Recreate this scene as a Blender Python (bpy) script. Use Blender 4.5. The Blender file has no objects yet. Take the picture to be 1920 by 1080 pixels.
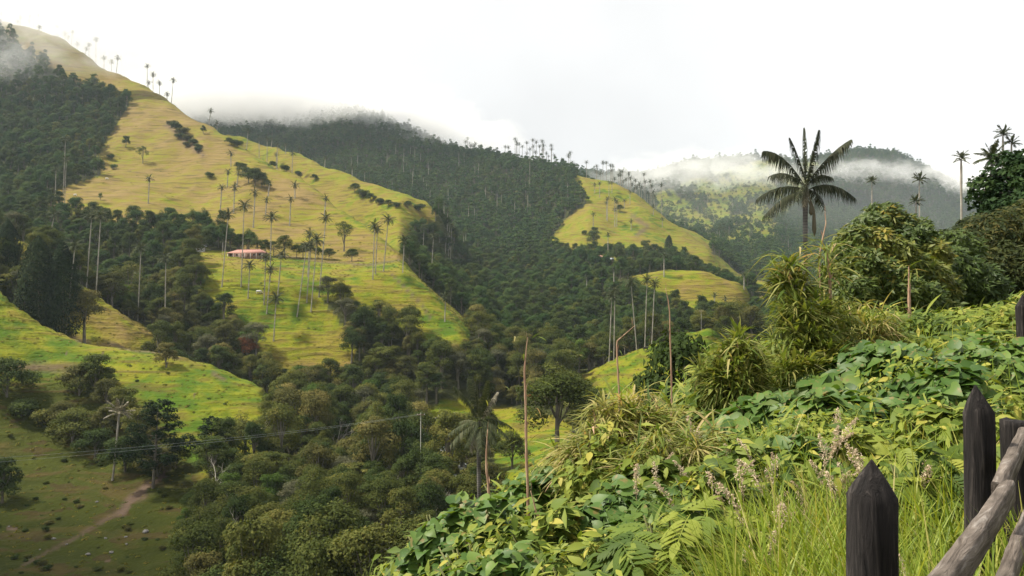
import bpy, math, random
import numpy as np
from mathutils import Vector, Matrix, Euler

R = math.radians
random.seed(11)
rng = np.random.default_rng(11)
scene = bpy.context.scene
COL = scene.collection

# ------------------------------------------------------------------ camera
F = 1663.0                      # focal length in photo pixels (1920 wide)
PITCH = R(3.0)
cam_data = bpy.data.cameras.new('camera')
cam_data.sensor_width = 36.0
cam_data.lens = F / 1920.0 * 36.0
cam_data.clip_start = 0.05
cam_data.clip_end = 20000.0
cam = bpy.data.objects.new('camera', cam_data)
COL.objects.link(cam)
cam.location = (0, 0, 0)
cam.rotation_euler = (R(90) + PITCH, 0, 0)
scene.camera = cam

# ------------------------------------------------------------------ world, sun, exposure
SUN_EL, SUN_AZ = R(56), R(-85)   # azimuth measured from the view axis (+Y), negative = to the left
world = bpy.data.worlds.new('World')
scene.world = world
world.use_nodes = True
nt = world.node_tree
nt.nodes.clear()
w_out = nt.nodes.new('ShaderNodeOutputWorld')
w_mix = nt.nodes.new('ShaderNodeMixShader')
w_sky = nt.nodes.new('ShaderNodeTexSky')
w_sky.sky_type = 'NISHITA'
w_sky.sun_disc = False
w_sky.sun_elevation = SUN_EL
w_sky.sun_rotation = SUN_AZ
w_bg1 = nt.nodes.new('ShaderNodeBackground')
w_bg1.inputs['Strength'].default_value = 0.07
nt.links.new(w_sky.outputs[0], w_bg1.inputs['Color'])
w_bg2 = nt.nodes.new('ShaderNodeBackground')        # the closed white cloud deck
w_tc = nt.nodes.new('ShaderNodeTexCoord')
w_no = nt.nodes.new('ShaderNodeTexNoise')
w_no.inputs['Scale'].default_value = 2.2
w_no.inputs['Detail'].default_value = 4.0
nt.links.new(w_tc.outputs['Generated'], w_no.inputs['Vector'])
w_mr = nt.nodes.new('ShaderNodeMapRange')
w_mr.inputs['From Min'].default_value = 0.3
w_mr.inputs['From Max'].default_value = 0.7
w_mr.inputs['To Min'].default_value = 0.49
w_mr.inputs['To Max'].default_value = 0.67
nt.links.new(w_no.outputs[0], w_mr.inputs['Value'])
w_bg2.inputs['Color'].default_value = (1.0, 0.995, 0.985, 1)
nt.links.new(w_mr.outputs[0], w_bg2.inputs['Strength'])
w_mix.inputs[0].default_value = 0.95
nt.links.new(w_bg1.outputs[0], w_mix.inputs[1])
nt.links.new(w_bg2.outputs[0], w_mix.inputs[2])
nt.links.new(w_mix.outputs[0], w_out.inputs['Surface'])

sun_data = bpy.data.lights.new('sun', 'SUN')
sun_data.energy = 4.8
sun_data.angle = R(4)
sun_data.color = (1.0, 0.93, 0.80)
sun = bpy.data.objects.new('sun', sun_data)
COL.objects.link(sun)
sd = Vector((math.sin(SUN_AZ) * math.cos(SUN_EL), math.cos(SUN_AZ) * math.cos(SUN_EL), math.sin(SUN_EL)))
sun.rotation_euler = sd.to_track_quat('Z', 'Y').to_euler()

vs = scene.view_settings
vs.view_transform = 'Standard'
vs.look = 'None'
vs.exposure = 0.85
vs.gamma = 1.0
vs.use_curve_mapping = False
cy = scene.cycles
cy.max_bounces = 8
cy.diffuse_bounces = 2
cy.glossy_bounces = 2
cy.transmission_bounces = 3
cy.volume_bounces = 3
cy.transparent_max_bounces = 4
cy.caustics_reflective = False
cy.caustics_refractive = False

# ------------------------------------------------------------------ pixel <-> world
CP, SP = math.cos(PITCH), math.sin(PITCH)
def at(px, py, d):
    """the point at photo pixel (px, py) at forward distance d"""
    xc, yc = (px - 960.0) / F, (540.0 - py) / F
    y = CP - yc * SP
    return Vector((xc / y * d, d, (SP + yc * CP) / y * d))
def z_of(py, d):
    yc = (540.0 - np.asarray(py, float)) / F
    return (SP + yc * CP) / (CP - yc * SP) * d
def py_of(z, d):
    t = np.asarray(z, float) / d
    return 540.0 - F * (t * CP - SP) / (CP + t * SP)
def proj(x, y, z):
    yc_d = y * CP + z * SP
    return 960.0 + F * x / yc_d, 540.0 - F * (z * CP - y * SP) / yc_d

# ------------------------------------------------------------------ numpy noise
_P = rng.permutation(1024)
_G = rng.uniform(0, 2 * math.pi, 1024)
def perlin(x, y):
    x = np.asarray(x, float); y = np.asarray(y, float)
    xi = np.floor(x).astype(int); yi = np.floor(y).astype(int)
    xf = x - xi; yf = y - yi
    u = xf * xf * xf * (xf * (xf * 6 - 15) + 10); v = yf * yf * yf * (yf * (yf * 6 - 15) + 10)
    def g(ix, iy, fx, fy):
        a = _G[_P[(_P[ix & 1023] + iy) & 1023]]
        return np.cos(a) * fx + np.sin(a) * fy
    a = g(xi, yi, xf, yf); b = g(xi + 1, yi, xf - 1, yf)
    c = g(xi, yi + 1, xf, yf - 1); e = g(xi + 1, yi + 1, xf - 1, yf - 1)
    return (a + u * (b - a)) * (1 - v) + (c + u * (e - c)) * v
def fbm(x, y, o=4):
    s = 0; a = 1.0
    for i in range(o):
        s = s + a * perlin(x * 2 ** i + 17.3 * i, y * 2 ** i - 9.1 * i); a *= 0.5
    return s

# ------------------------------------------------------------------ object helpers
def tag(o, label=None, cat=None, group=None, kind=None):
    if label: o['label'] = label
    if cat: o['category'] = cat
    if group: o['group'] = group
    if kind: o['kind'] = kind
    return o
def mesh_np(name, verts, faces, mats=None, mat_idx=None, smooth=False, tint=None, fattr=None):
    """verts (n,3); faces: array (m,3) or (m,4), or a list of such arrays; tint: one value per face"""
    me = bpy.data.meshes.new(name)
    verts = np.asarray(verts, np.float32)
    fl = [np.asarray(f, np.int32) for f in (faces if isinstance(faces, list) else [faces])]
    loops = np.concatenate([f.ravel() for f in fl])
    sizes = np.concatenate([np.full(len(f), f.shape[1], np.int32) for f in fl])
    starts = np.concatenate([[0], np.cumsum(sizes)[:-1]]).astype(np.int32)
    me.vertices.add(len(verts)); me.vertices.foreach_set('co', verts.ravel())
    me.loops.add(len(loops)); me.loops.foreach_set('vertex_index', loops)
    me.polygons.add(len(sizes)); me.polygons.foreach_set('loop_start', starts)
    try: me.polygons.foreach_set('loop_total', sizes)
    except Exception: pass
    for m in (mats or []): me.materials.append(m)
    if mat_idx is not None: me.polygons.foreach_set('material_index', np.asarray(mat_idx, np.int32))
    me.update(calc_edges=True)
    if smooth: me.polygons.foreach_set('use_smooth', np.ones(len(sizes), bool))
    if tint is not None:
        a = me.attributes.new('tint', 'FLOAT', 'FACE'); a.data.foreach_set('value', np.asarray(tint, np.float32))
    for k, v in (fattr or {}).items():
        a = me.attributes.new(k, 'FLOAT', 'POINT'); a.data.foreach_set('value', np.asarray(v, np.float32))
    return me
def add(name, me, parent=None, loc=(0, 0, 0), rot=None, scale=None):
    o = bpy.data.objects.new(name, me)
    COL.objects.link(o)
    if parent is not None: o.parent = parent
    o.location = loc
    if rot is not None: o.rotation_euler = rot
    if scale is not None: o.scale = scale if hasattr(scale, '__len__') else (scale,) * 3
    return o
class MB:
    """collects geometry pieces, then makes ONE mesh"""
    def __init__(s): s.v = []; s.q = []; s.t = []; s.n = 0; s.qm = []; s.tm = []; s.qt = []; s.tt = []
    def put(s, v, q=None, t=None, m=0, tint=0.5):
        v = np.asarray(v, float).reshape(-1, 3)
        if q is not None and len(q):
            q = np.asarray(q, int); s.q.append(q + s.n); s.qm.append(np.full(len(q), m)); s.qt.append(np.broadcast_to(tint, len(q)))
        if t is not None and len(t):
            t = np.asarray(t, int); s.t.append(t + s.n); s.tm.append(np.full(len(t), m)); s.tt.append(np.broadcast_to(tint, len(t)))
        s.v.append(v); s.n += len(v)
    def tube(s, pts, rad, k=6, m=0, tint=0.5, cap=True):
        pts = np.asarray(pts, float); n = len(pts)
        rad = np.broadcast_to(np.asarray(rad, float), n)
        tan = np.gradient(pts, axis=0); tan /= np.linalg.norm(tan, axis=1)[:, None] + 1e-9
        ref = np.array([1.0, 0, 0]) if abs(tan[0][0]) < 0.8 else np.array([0, 1.0, 0])
        a = np.arange(k) * 2 * math.pi / k
        V = []
        for i in range(n):
            n1 = np.cross(tan[i], ref); n1 /= np.linalg.norm(n1) + 1e-9
            n2 = np.cross(tan[i], n1)
            V.append(pts[i] + rad[i] * (np.cos(a)[:, None] * n1 + np.sin(a)[:, None] * n2))
        V = np.concatenate(V)
        i = np.arange(n - 1)[:, None] * k; j = np.arange(k)[None, :]; j2 = (j + 1) % k
        q = np.stack([i + j, i + j2, i + k + j2, i + k + j], -1).reshape(-1, 4)
        t = None
        if cap:
            V = np.concatenate([V, pts[-1:] + tan[-1:] * rad[-1] * 0.3])
            b = (n - 1) * k
            t = np.stack([b + np.arange(k), b + (np.arange(k) + 1) % k, np.full(k, n * k)], -1)
        s.put(V, q, t, m, tint)
    def mesh(s, name, mats, smooth=False):
        fs = []; mi = []; ti = []
        if s.q: fs.append(np.concatenate(s.q)); mi.append(np.concatenate(s.qm)); ti.append(np.concatenate(s.qt))
        if s.t: fs.append(np.concatenate(s.t)); mi.append(np.concatenate(s.tm)); ti.append(np.concatenate(s.tt))
        return mesh_np(name, np.concatenate(s.v), fs, mats, np.concatenate(mi), smooth, np.concatenate(ti))

# ------------------------------------------------------------------ materials
def new_mat(name):
    m = bpy.data.materials.new(name); m.use_nodes = True
    m.node_tree.nodes.clear()
    return m, m.node_tree.nodes, m.node_tree.links
def ramp(N, stops):
    r = N.new('ShaderNodeValToRGB')
    el = r.color_ramp.elements
    while len(el) < len(stops): el.new(0.5)
    for e, (p, c) in zip(el, stops): e.position = p; e.color = (*c, 1)
    return r
def leaf_mat(name, stops, trans=0.35, rough=0.55, spec=0.25, obj_w=0.6, tr_tint=(1.25, 1.2, 0.55), noise=None, spots=None):
    """foliage: colour from a ramp driven by per-thing randomness and a per-leaf tint"""
    m, N, L = new_mat(name)
    out = N.new('ShaderNodeOutputMaterial')
    oi = N.new('ShaderNodeObjectInfo')
    at_ = N.new('ShaderNodeAttribute'); at_.attribute_name = 'tint'
    mx = N.new('ShaderNodeMix'); mx.data_type = 'FLOAT'
    mx.inputs[0].default_value = obj_w
    L.new(at_.outputs['Fac'], mx.inputs[2]); L.new(oi.outputs['Random'], mx.inputs[3])
    drive = mx.outputs[0]
    if noise:
        tc = N.new('ShaderNodeNewGeometry'); no = N.new('ShaderNodeTexNoise'); no.inputs['Scale'].default_value = noise
        L.new(tc.outputs['Position'], no.inputs['Vector'])
        m2 = N.new('ShaderNodeMix'); m2.data_type = 'FLOAT'; m2.inputs[0].default_value = 0.4
        L.new(drive, m2.inputs[2]); L.new(no.outputs[0], m2.inputs[3]); drive = m2.outputs[0]
    rp = ramp(N, stops); L.new(drive, rp.inputs[0])
    b = N.new('ShaderNodeBsdfPrincipled')
    b.inputs['Roughness'].default_value = rough
    b.inputs['Specular IOR Level'].default_value = spec
    if spots:                                   # dead and eaten patches on the leaves
        gs = N.new('ShaderNodeNewGeometry'); ns = N.new('ShaderNodeTexNoise'); ns.inputs['Scale'].default_value = spots; ns.inputs['Detail'].default_value = 3
        L.new(gs.outputs['Position'], ns.inputs['Vector'])
        ms_ = N.new('ShaderNodeMapRange'); ms_.inputs['From Min'].default_value = .60; ms_.inputs['From Max'].default_value = .68; ms_.inputs['To Max'].default_value = .8
        L.new(ns.outputs[0], ms_.inputs['Value'])
        mc = N.new('ShaderNodeMix'); mc.data_type = 'RGBA'; mc.inputs[7].default_value = (0.20, 0.15, 0.05, 1)
        L.new(ms_.outputs[0], mc.inputs[0]); L.new(rp.outputs[0], mc.inputs[6])
        class _o: outputs = [mc.outputs[2]]
        rp = _o
    L.new(rp.outputs[0], b.inputs['Base Color'])
    if trans > 0:
        tr = N.new('ShaderNodeBsdfTranslucent')
        mu = N.new('ShaderNodeMix'); mu.data_type = 'RGBA'; mu.blend_type = 'MULTIPLY'; mu.inputs[0].default_value = 1
        mu.inputs[7].default_value = (*tr_tint, 1)
        L.new(rp.outputs[0], mu.inputs[6]); L.new(mu.outputs[2], tr.inputs['Color'])
        ms = N.new('ShaderNodeMixShader'); ms.inputs[0].default_value = trans
        L.new(b.outputs[0], ms.inputs[1]); L.new(tr.outputs[0], ms.inputs[2]); L.new(ms.outputs[0], out.inputs[0])
    else:
        L.new(b.outputs[0], out.inputs[0])
    return m
def rough_mat(name, c1, c2, scale=8.0, rough=0.85, stretch=(1, 1, 1), bump=0.4, bdist=0.02, detail=5.0, coords='Object', spec=0.2):
    m, N, L = new_mat(name)
    out = N.new('ShaderNodeOutputMaterial'); b = N.new('ShaderNodeBsdfPrincipled')
    tc = N.new('ShaderNodeTexCoord'); mp = N.new('ShaderNodeMapping'); mp.inputs['Scale'].default_value = stretch
    no = N.new('ShaderNodeTexNoise'); no.inputs['Scale'].default_value = scale; no.inputs['Detail'].default_value = detail
    L.new(tc.outputs[coords], mp.inputs[0]); L.new(mp.outputs[0], no.inputs['Vector'])
    rp = ramp(N, [(0.3, c1), (0.72, c2)]); L.new(no.outputs[0], rp.inputs[0])
    L.new(rp.outputs[0], b.inputs['Base Color'])
    b.inputs['Roughness'].default_value = rough; b.inputs['Specular IOR Level'].default_value = spec
    bp = N.new('ShaderNodeBump'); bp.inputs['Strength'].default_value = bump; bp.inputs['Distance'].default_value = bdist
    L.new(no.outputs[0], bp.inputs['Height']); L.new(bp.outputs[0], b.inputs['Normal'])
    L.new(b.outputs[0], out.inputs[0])
    return m

# ================================================================== TERRAIN
# near hillside the camera stands on; its brow runs away to the right and the ground falls to the valley on the left
_EY = np.array([-40, -10, 0, 6, 9, 11, 13, 18, 28, 60, 100, 200.0])
_EX = np.array([-3.4, -2.4, -1.2, 0.2, 1.0, 2.0, 3.4, 5.4, 9.5, 26, 52, 120.0])
def h_near(x, y):
    x = np.asarray(x, float); y = np.asarray(y, float)
    xe = np.interp(y, _EY, _EX)
    top = -1.85 + 0.112 * np.clip(y, -10, 16) + 0.012 * x + 0.10 * np.maximum(0, x - 9) - 0.10 * np.clip(y - 34, 0, 200)
    t = (xe - x) / 1.2
    fall = 0.82 * 1.2 * np.where(t > 20, t, np.log1p(np.exp(np.clip(t, -30, 20))))
    fall = np.maximum(fall - 0.25, 0)
    z = top - fall
    z = np.where(z < -40, -40 - 6 * (1 - np.exp(np.minimum(0, (z + 40)) / 6)), z)
    return z + 0.10 * fbm(x * 0.5, y * 0.5, 3)

# feature lines of the valley: photo pixel column -> (forward distance in metres, photo row)
LAY = [
 {-500:(165,1000), 0:(170,1085), 300:(165,1100), 600:(155,1100), 800:(160,1065), 940:(190,965), 1040:(185,850), 1120:(185,830), 1400:(200,860), 1700:(180,766), 2400:(160,627)},
 {-500:(230,860), 0:(230,905), 150:(235,900), 300:(232,885), 400:(228,900), 480:(225,925), 600:(225,925), 800:(235,905), 950:(250,875), 1040:(250,850), 1100:(260,845), 1400:(280,829), 1700:(270,781), 2400:(250,693)},
 {-500:(350,350), -200:(335,450), 0:(325,547), 20:(322,568), 83:(318,612), 157:(312,643), 230:(312,653), 330:(310,665), 410:(306,690), 490:(300,724), 560:(298,800), 650:(300,838), 830:(310,832), 950:(320,812), 1100:(330,790), 1300:(330,745), 1500:(330,738), 2400:(320,680)},
 {-500:(400,380), -200:(380,480), 0:(362,560), 83:(352,628), 157:(342,655), 230:(345,662), 300:(352,700), 400:(355,750), 490:(355,800), 560:(355,812), 650:(355,805), 830:(352,782), 950:(365,770), 1100:(370,725), 1200:(365,702), 1330:(365,690), 1500:(370,720), 2400:(360,660)},
 {-500:(480,300), -200:(440,390), 0:(420,437), 70:(408,470), 163:(388,543), 230:(386,590), 295:(385,640), 350:(388,700), 430:(398,650), 515:(398,655), 600:(402,630), 660:(400,625), 700:(398,650), 760:(398,650), 860:(400,625), 950:(410,720), 1100:(402,698), 1150:(398,672), 1200:(395,652), 1270:(392,630), 1330:(390,613), 1400:(400,650), 1500:(420,700), 2400:(400,650)},
 {-500:(600,300), 0:(500,470), 163:(470,580), 240:(460,600), 310:(450,580), 360:(445,505), 450:(440,512), 530:(438,522), 620:(440,528), 700:(445,515), 760:(450,512), 800:(442,540), 870:(432,610), 950:(460,670), 1100:(460,685), 1200:(460,675), 1330:(460,660), 1500:(500,680), 2400:(500,650)},
 {-500:(750,260), 0:(600,430), 100:(590,420), 200:(570,440), 300:(545,450), 400:(530,468), 500:(520,478), 620:(515,488), 700:(510,490), 750:(505,490), 800:(520,540), 870:(520,600), 950:(540,625), 1100:(560,632), 1200:(560,628), 1330:(560,620), 1500:(600,630), 2400:(600,630)},
 {-500:(1050,200), 0:(900,235), 150:(850,275), 300:(760,325), 450:(670,375), 600:(600,432), 700:(555,462), 750:(532,480), 800:(600,520), 870:(640,555), 950:(640,585), 1100:(650,580), 1180:(640,575), 1280:(650,575), 1370:(650,590), 1500:(720,605), 2400:(720,615)},
 {-500:(1550,130), -200:(1400,60), 0:(1300,48), 100:(1230,88), 240:(1100,163), 300:(1040,193), 400:(930,250), 500:(830,303), 600:(720,362), 680:(620,420), 750:(548,481), 800:(680,500), 870:(740,530), 950:(740,548), 1100:(730,545), 1180:(700,520), 1250:(705,502), 1320:(700,510), 1390:(690,532), 1440:(720,580), 1500:(800,595), 2400:(800,600)},
 {-500:(1750,180), 0:(1450,150), 240:(1250,230), 400:(1050,290), 500:(930,340), 600:(800,400), 680:(720,450), 750:(640,475), 800:(760,490), 870:(820,515), 950:(810,535), 1100:(790,528), 1200:(790,530), 1320:(800,540), 1390:(800,565), 1500:(900,585), 2400:(900,590)},
 {-500:(1950,180), 0:(1650,190), 240:(1400,240), 400:(1120,252), 460:(1080,262), 560:(1000,290), 640:(940,322), 720:(880,358), 800:(830,380), 832:(800,400), 870:(900,490), 950:(890,515), 1050:(870,505), 1110:(860,480), 1150:(850,481), 1210:(850,496), 1280:(880,500), 1390:(930,540), 1500:(1000,560), 2400:(1000,575)},
 {-500:(2150,50), 0:(1850,200), 240:(1600,260), 400:(1300,310), 560:(1150,345), 720:(1020,410), 800:(960,440), 832:(930,465), 870:(960,480), 950:(1000,490), 1050:(960,478), 1150:(930,477), 1250:(960,490), 1390:(1050,522), 1500:(1150,545), 2400:(1200,560)},
 {-500:(2350,0), 0:(2050,150), 240:(1800,210), 400:(1600,270), 560:(1450,310), 720:(1350,345), 870:(1250,400), 950:(1250,410), 1030:(1150,436), 1100:(1120,405), 1200:(1100,423), 1270:(1080,446), 1330:(1060,470), 1390:(1150,512), 1440:(1200,505), 1500:(1300,520), 2400:(1400,540)},
 {-500:(2550,60), 0:(2250,160), 240:(2050,222), 300:(2000,210), 400:(1900,222), 500:(1850,230), 570:(1830,226), 650:(1800,204), 720:(1750,232), 800:(1680,267), 870:(1600,295), 960:(1520,306), 1040:(1450,326), 1090:(1380,332), 1150:(1330,347), 1200:(1280,373), 1260:(1200,415), 1300:(1150,441), 1335:(1110,466), 1390:(1250,510), 1440:(1300,490), 1500:(1500,490), 2400:(1600,520)},
 {-500:(2950,20), 0:(2650,150), 650:(2250,260), 960:(1900,360), 1090:(1700,390), 1200:(1600,430), 1335:(1550,460), 1440:(1600,450), 1500:(1700,455), 1650:(1800,470), 2400:(1900,500)},
 {-500:(3250,50), 0:(2950,180), 650:(2600,270), 960:(2300,345), 1200:(2100,395), 1335:(2050,400), 1440:(2100,385), 1500:(2150,400), 1650:(2200,400), 1800:(2300,420), 2400:(2400,460)},
 {-500:(3600,80), 0:(3400,200), 650:(3000,270), 960:(2900,320), 1150:(2800,337), 1220:(2700,334), 1300:(2650,312), 1440:(2600,303), 1500:(2600,309), 1560:(2650,300), 1600:(2700,294), 1640:(2700,289), 1690:(2720,299), 1730:(2750,316), 1800:(2800,353), 1850:(2900,356), 1900:(2900,336), 2400:(3000,270)},
 {-500:(4200,300), 0:(4200,350), 960:(4200,400), 1640:(4200,420), 2400:(4200,400)},
]
UC = np.linspace(-0.80, 0.80, 740)                  # X / Y of each column
DR = 62.0 * (4200.0 / 62.0) ** np.linspace(0, 1, 540)
def build_heights():
    px = 960 + F * UC
    KD = []; KZ = []
    for d in (50.0, 78.0, 105.0):
        KD.append(np.full(len(UC), d)); KZ.append(h_near(UC * d, d))
    for lay in LAY:
        ks = sorted(lay)
        d = np.interp(px, ks, [lay[k][0] for k in ks]); p = np.interp(px, ks, [lay[k][1] for k in ks])
        KD.append(d); KZ.append(z_of(p, d))
    KD = np.array(KD); KZ = np.array(KZ)
    for k in range(1, len(KD)): KD[k] = np.maximum(KD[k], KD[k - 1] + 12)
    Z = np.empty((len(DR), len(UC)))
    for c in range(len(UC)):                        # monotone cubic through the feature lines of each column
        x, y = KD[:, c], KZ[:, c]
        h = np.diff(x); s = np.diff(y) / h
        m = np.zeros(len(x))
        w1 = 2 * h[1:] + h[:-1]; w2 = h[1:] + 2 * h[:-1]
        ok = s[:-1] * s[1:] > 0
        with np.errstate(divide='ignore', invalid='ignore'):
            m[1:-1] = np.where(ok, (w1 + w2) / (w1 / s[:-1] + w2 / s[1:]), 0)
        m[0] = s[0]; m[-1] = s[-1]
        i = np.clip(np.searchsorted(x, DR) - 1, 0, len(x) - 2)
        t = np.clip((DR - x[i]) / h[i], 0, 1)
        Z[:, c] = ((1 + 2 * t) * (1 - t) ** 2 * y[i] + t * (1 - t) ** 2 * h[i] * m[i] + t * t * (3 - 2 * t) * y[i + 1] + t * t * (t - 1) * h[i] * m[i + 1])
    for _ in range(2):                              # soften the joints between columns
        P = np.pad(Z, ((0, 0), (2, 2)), 'edge'); Z = (P[:, :-4] + 2 * P[:, 1:-3] + 3 * P[:, 2:-2] + 2 * P[:, 3:-1] + P[:, 4:]) / 9
    X = UC[None, :] * DR[:, None]; Y = np.repeat(DR[:, None], len(UC), 1)
    amp = np.clip((Y - 90) / 400, 0, 1)
    Z = Z + amp * (4.0 * fbm(X / 150, Y / 150, 3) + 1.2 * fbm(X / 28 + 5, Y / 28, 3)) * np.clip(Y / 900, 0.25, 1.2)
    Z = Z + 0.35 * fbm(X / 9, Y / 9, 2)
    mid_ = np.clip((Y - 520) / 150, 0, 1) * np.clip((1500 - Y) / 200, 0, 1)
    Z = Z + mid_ * (7 * fbm(X / 75 + 11, Y / 170 + 4, 3) - 6 * np.abs(fbm(X / 55 + 40, Y / 190, 2)))      # folds and shallow gullies of the grazed hills
    far = np.clip((Y - 800) / 800, 0, 1)            # gullies on the far slopes
    Z = Z + far * 9 * fbm(X / 90 + 30, Y / 260, 3)
    return X, Y, Z
TX, TY, TZ = build_heights()
_LD = np.log(DR)
def ground(x, y):
    """height of the ground at (x, y)"""
    x = np.asarray(x, float); y = np.asarray(y, float)
    yy = np.clip(y, DR[0], DR[-1])
    fi = np.clip((np.log(yy) - _LD[0]) / (_LD[1] - _LD[0]), 0, len(DR) - 1.001)
    fu = np.clip((x / yy - UC[0]) / (UC[1] - UC[0]), 0, len(UC) - 1.001)
    i = fi.astype(int); j = fu.astype(int); a = fi - i; b = fu - j
    z = (TZ[i, j] * (1 - b) + TZ[i, j + 1] * b) * (1 - a) + (TZ[i + 1, j] * (1 - b) + TZ[i + 1, j + 1] * b) * a
    return np.where(y < 68, h_near(x, y), z)
def hit(px, py, dmin=70.0, dmax=4000.0):
    """first terrain point seen through photo pixel (px, py) beyond dmin"""
    d = np.geomspace(dmin, dmax, 1500)
    xc, yc = (px - 960.0) / F, (540.0 - py) / F
    k = CP - yc * SP
    z = (SP + yc * CP) / k * d; x = xc / k * d
    g = ground(x, d)
    w = np.nonzero(g >= z)[0]
    if not len(w): return None
    i = w[0]
    return Vector((x[i], d[i], g[i]))

# ---- land cover: pasture and dry grass outlines, each with its own range of distances
def inpoly(px, py, poly):
    r = np.zeros(px.shape, bool)
    n = len(poly)
    for i in range(n):
        x1, y1 = poly[i]; x2, y2 = poly[(i + 1) % n]
        if y1 == y2: continue
        c = ((y1 > py) != (y2 > py)) & (px < (x2 - x1) * (py - y1) / (y2 - y1) + x1)
        r ^= c
    return r
PAST = [   # (outline, dmin, dmax, dryness)
 ([(-600,230),(-200,400),(0,515),(20,535),(83,580),(157,612),(230,622),(330,632),(410,657),(505,705),(520,770),(490,840),(440,885),(385,915),(350,960),(345,1010),(350,1100),(370,2600),(-600,2600)], 60, 352, 0.25),
 ([(160,530),(232,580),(305,640),(290,668),(160,668),(90,640)], 325, 402, 0.55),
 ([(-600,250),(0,425),(75,458),(70,490),(0,505)], 375, 435, 0.4),
 ([(360,470),(450,472),(760,478),(770,500),(805,525),(880,590),(885,680),(800,650),(700,592),(622,560),(606,560),(668,655),(650,700),(570,715),(505,705),(480,630),(390,575)], 380, 528, 0.38),
 ([(-20,-20),(100,40),(240,118),(400,205),(600,320),(775,470),(748,490),(620,492),(480,474),(400,444),(300,430),(240,424),(140,404),(85,378),(110,355),(190,328),(183,290),(213,240),(243,195),(238,182),(150,158),(60,108),(0,66)], 500, 1340, 0.80),
 ([(410,222),(560,256),(640,288),(720,324),(800,345),(850,380),(800,420),(775,435),(762,474),(740,480),(680,430),(590,366),(400,252)], 560, 1125, 0.5),
 ([(1083,296),(1150,315),(1200,340),(1350,455),(1330,480),(1180,492),(1100,480),(1022,466),(1060,410),(1102,380),(1078,350)], 950, 1420, 0.45),
 ([(1118,470),(1200,480),(1215,500),(1130,496)], 780, 905, 0.4),
 ([(1178,514),(1250,496),(1322,503),(1400,530),(1412,612),(1340,625),(1278,612),(1250,572),(1180,548)], 590, 735, 0.4),
 ([(1225,478),(1300,470),(1380,485),(1475,520),(1450,592),(1395,552),(1300,500)], 735, 1150, 0.5),
 ([(1085,690),(1200,632),(1335,595),(1352,640),(1330,770),(1150,800),(1060,745)], 270, 410, 0.3),
 ([(788,762),(850,750),(1000,770),(1080,800),(1000,900),(935,940),(925,840),(850,806),(790,795)], 180, 385, 0.33),
 ([(1220,365),(1300,335),(1420,300),(1540,305),(1500,380),(1460,430),(1490,480),(1420,505),(1340,475),(1240,410)], 1500, 2750, 0.25),
 ([(1800,338),(1860,345),(1850,360),(1800,362)], 2400, 3000, 0.3),
]
def cover(x, y, z):
    px, py = proj(x, y, z)
    nx = 7 * fbm(x / 14, y / 14, 3); ny = 5 * fbm(x / 14 + 50, y / 14, 3)
    sc = np.clip(330 / y, 0.3, 1.6)
    qx = px + nx * sc; qy = py + ny * sc
    p = np.zeros(px.shape); dry = np.full(px.shape, 0.4)
    for i, (poly, a, b, dr) in enumerate(PAST):
        m = inpoly(qx, qy, poly) & (y > a) & (y < b)
        if i == 12: m &= fbm(x / 70 + 9, y / 170, 4) > -0.26
        p[m] = 1; dry[m] = dr
    return p, dry
PA, DRY = cover(TX, TY, TZ)
# cattle terracettes: low steps along the contours of the grazed slopes
_q = .7 * fbm(TX / 20, TY / 20, 3)
_st = lambda p: np.abs(((TZ / p + _q) % 1.0) - .5) * 2
_ter = np.where(TY < 520, 1.0 * (_st(2.6) - .5) * np.clip(fbm(TX / 40 + 3, TY / 40, 2) + .75, .15, 1.2), 1.15 * (_st(7.0) - .5) * np.clip(fbm(TX / 120 + 3, TY / 120, 2) + .6, .1, 1.2))
TZ = TZ + PA * _ter * (TY < 1500)
def is_pasture(x, y):
    p, _ = cover(np.atleast_1d(np.asarray(x, float)), np.atleast_1d(np.asarray(y, float)), ground(np.atleast_1d(x), np.atleast_1d(y)))
    return p > 0.5
# worn track in the lower left pasture, and ravine earth
def line_dist(px, py, pts):
    best = np.full(px.shape, 1e9)
    for (x1, y1), (x2, y2) in zip(pts, pts[1:]):
        dx, dy = x2 - x1, y2 - y1
        t = np.clip(((px - x1) * dx + (py - y1) * dy) / (dx * dx + dy * dy), 0, 1)
        best = np.minimum(best, np.hypot(px - x1 - t * dx, py - y1 - t * dy))
    return best
_px, _py = proj(TX, TY, TZ)
_n = fbm(TX / 5, TY / 5, 3)
TRACK = np.clip(1.4 - line_dist(_px, _py, [(318, 852), (306, 893), (270, 917), (240, 945), (228, 965)]) / (9 + 14 * _n), 0, 1) * (TY < 340)
for pts, w, a, b in [([(225,653),(300,662),(340,672)], 3, 300, 360), ([(100,612),(150,640),(230,650)], 3, 300, 400), ([(0,688),(120,690),(170,700)], 10, 250, 345),
                     ([(600,490),(690,497),(750,487)], 2.5, 440, 540), ([(400,700),(420,712)], 5, 280, 330), ([(735,515),(790,570),(810,600)], 3, 395, 470),
                     ([(520,480),(560,484),(600,490)], 2.5, 440, 540),
                     ([(240,950),(150,1003),(40,1062)], 4, 100, 300), ([(315,235),(345,262),(380,290)], 7, 700, 1300), ([(1185,405),(1215,425),(1195,440)], 5, 900, 1300)]:
    TRACK = np.maximum(TRACK, 0.75 * np.clip(1.3 - line_dist(_px, _py, pts) / (w * (1 + 0.8 * _n)), 0, 1) * ((TY > a) & (TY < b)))

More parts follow.
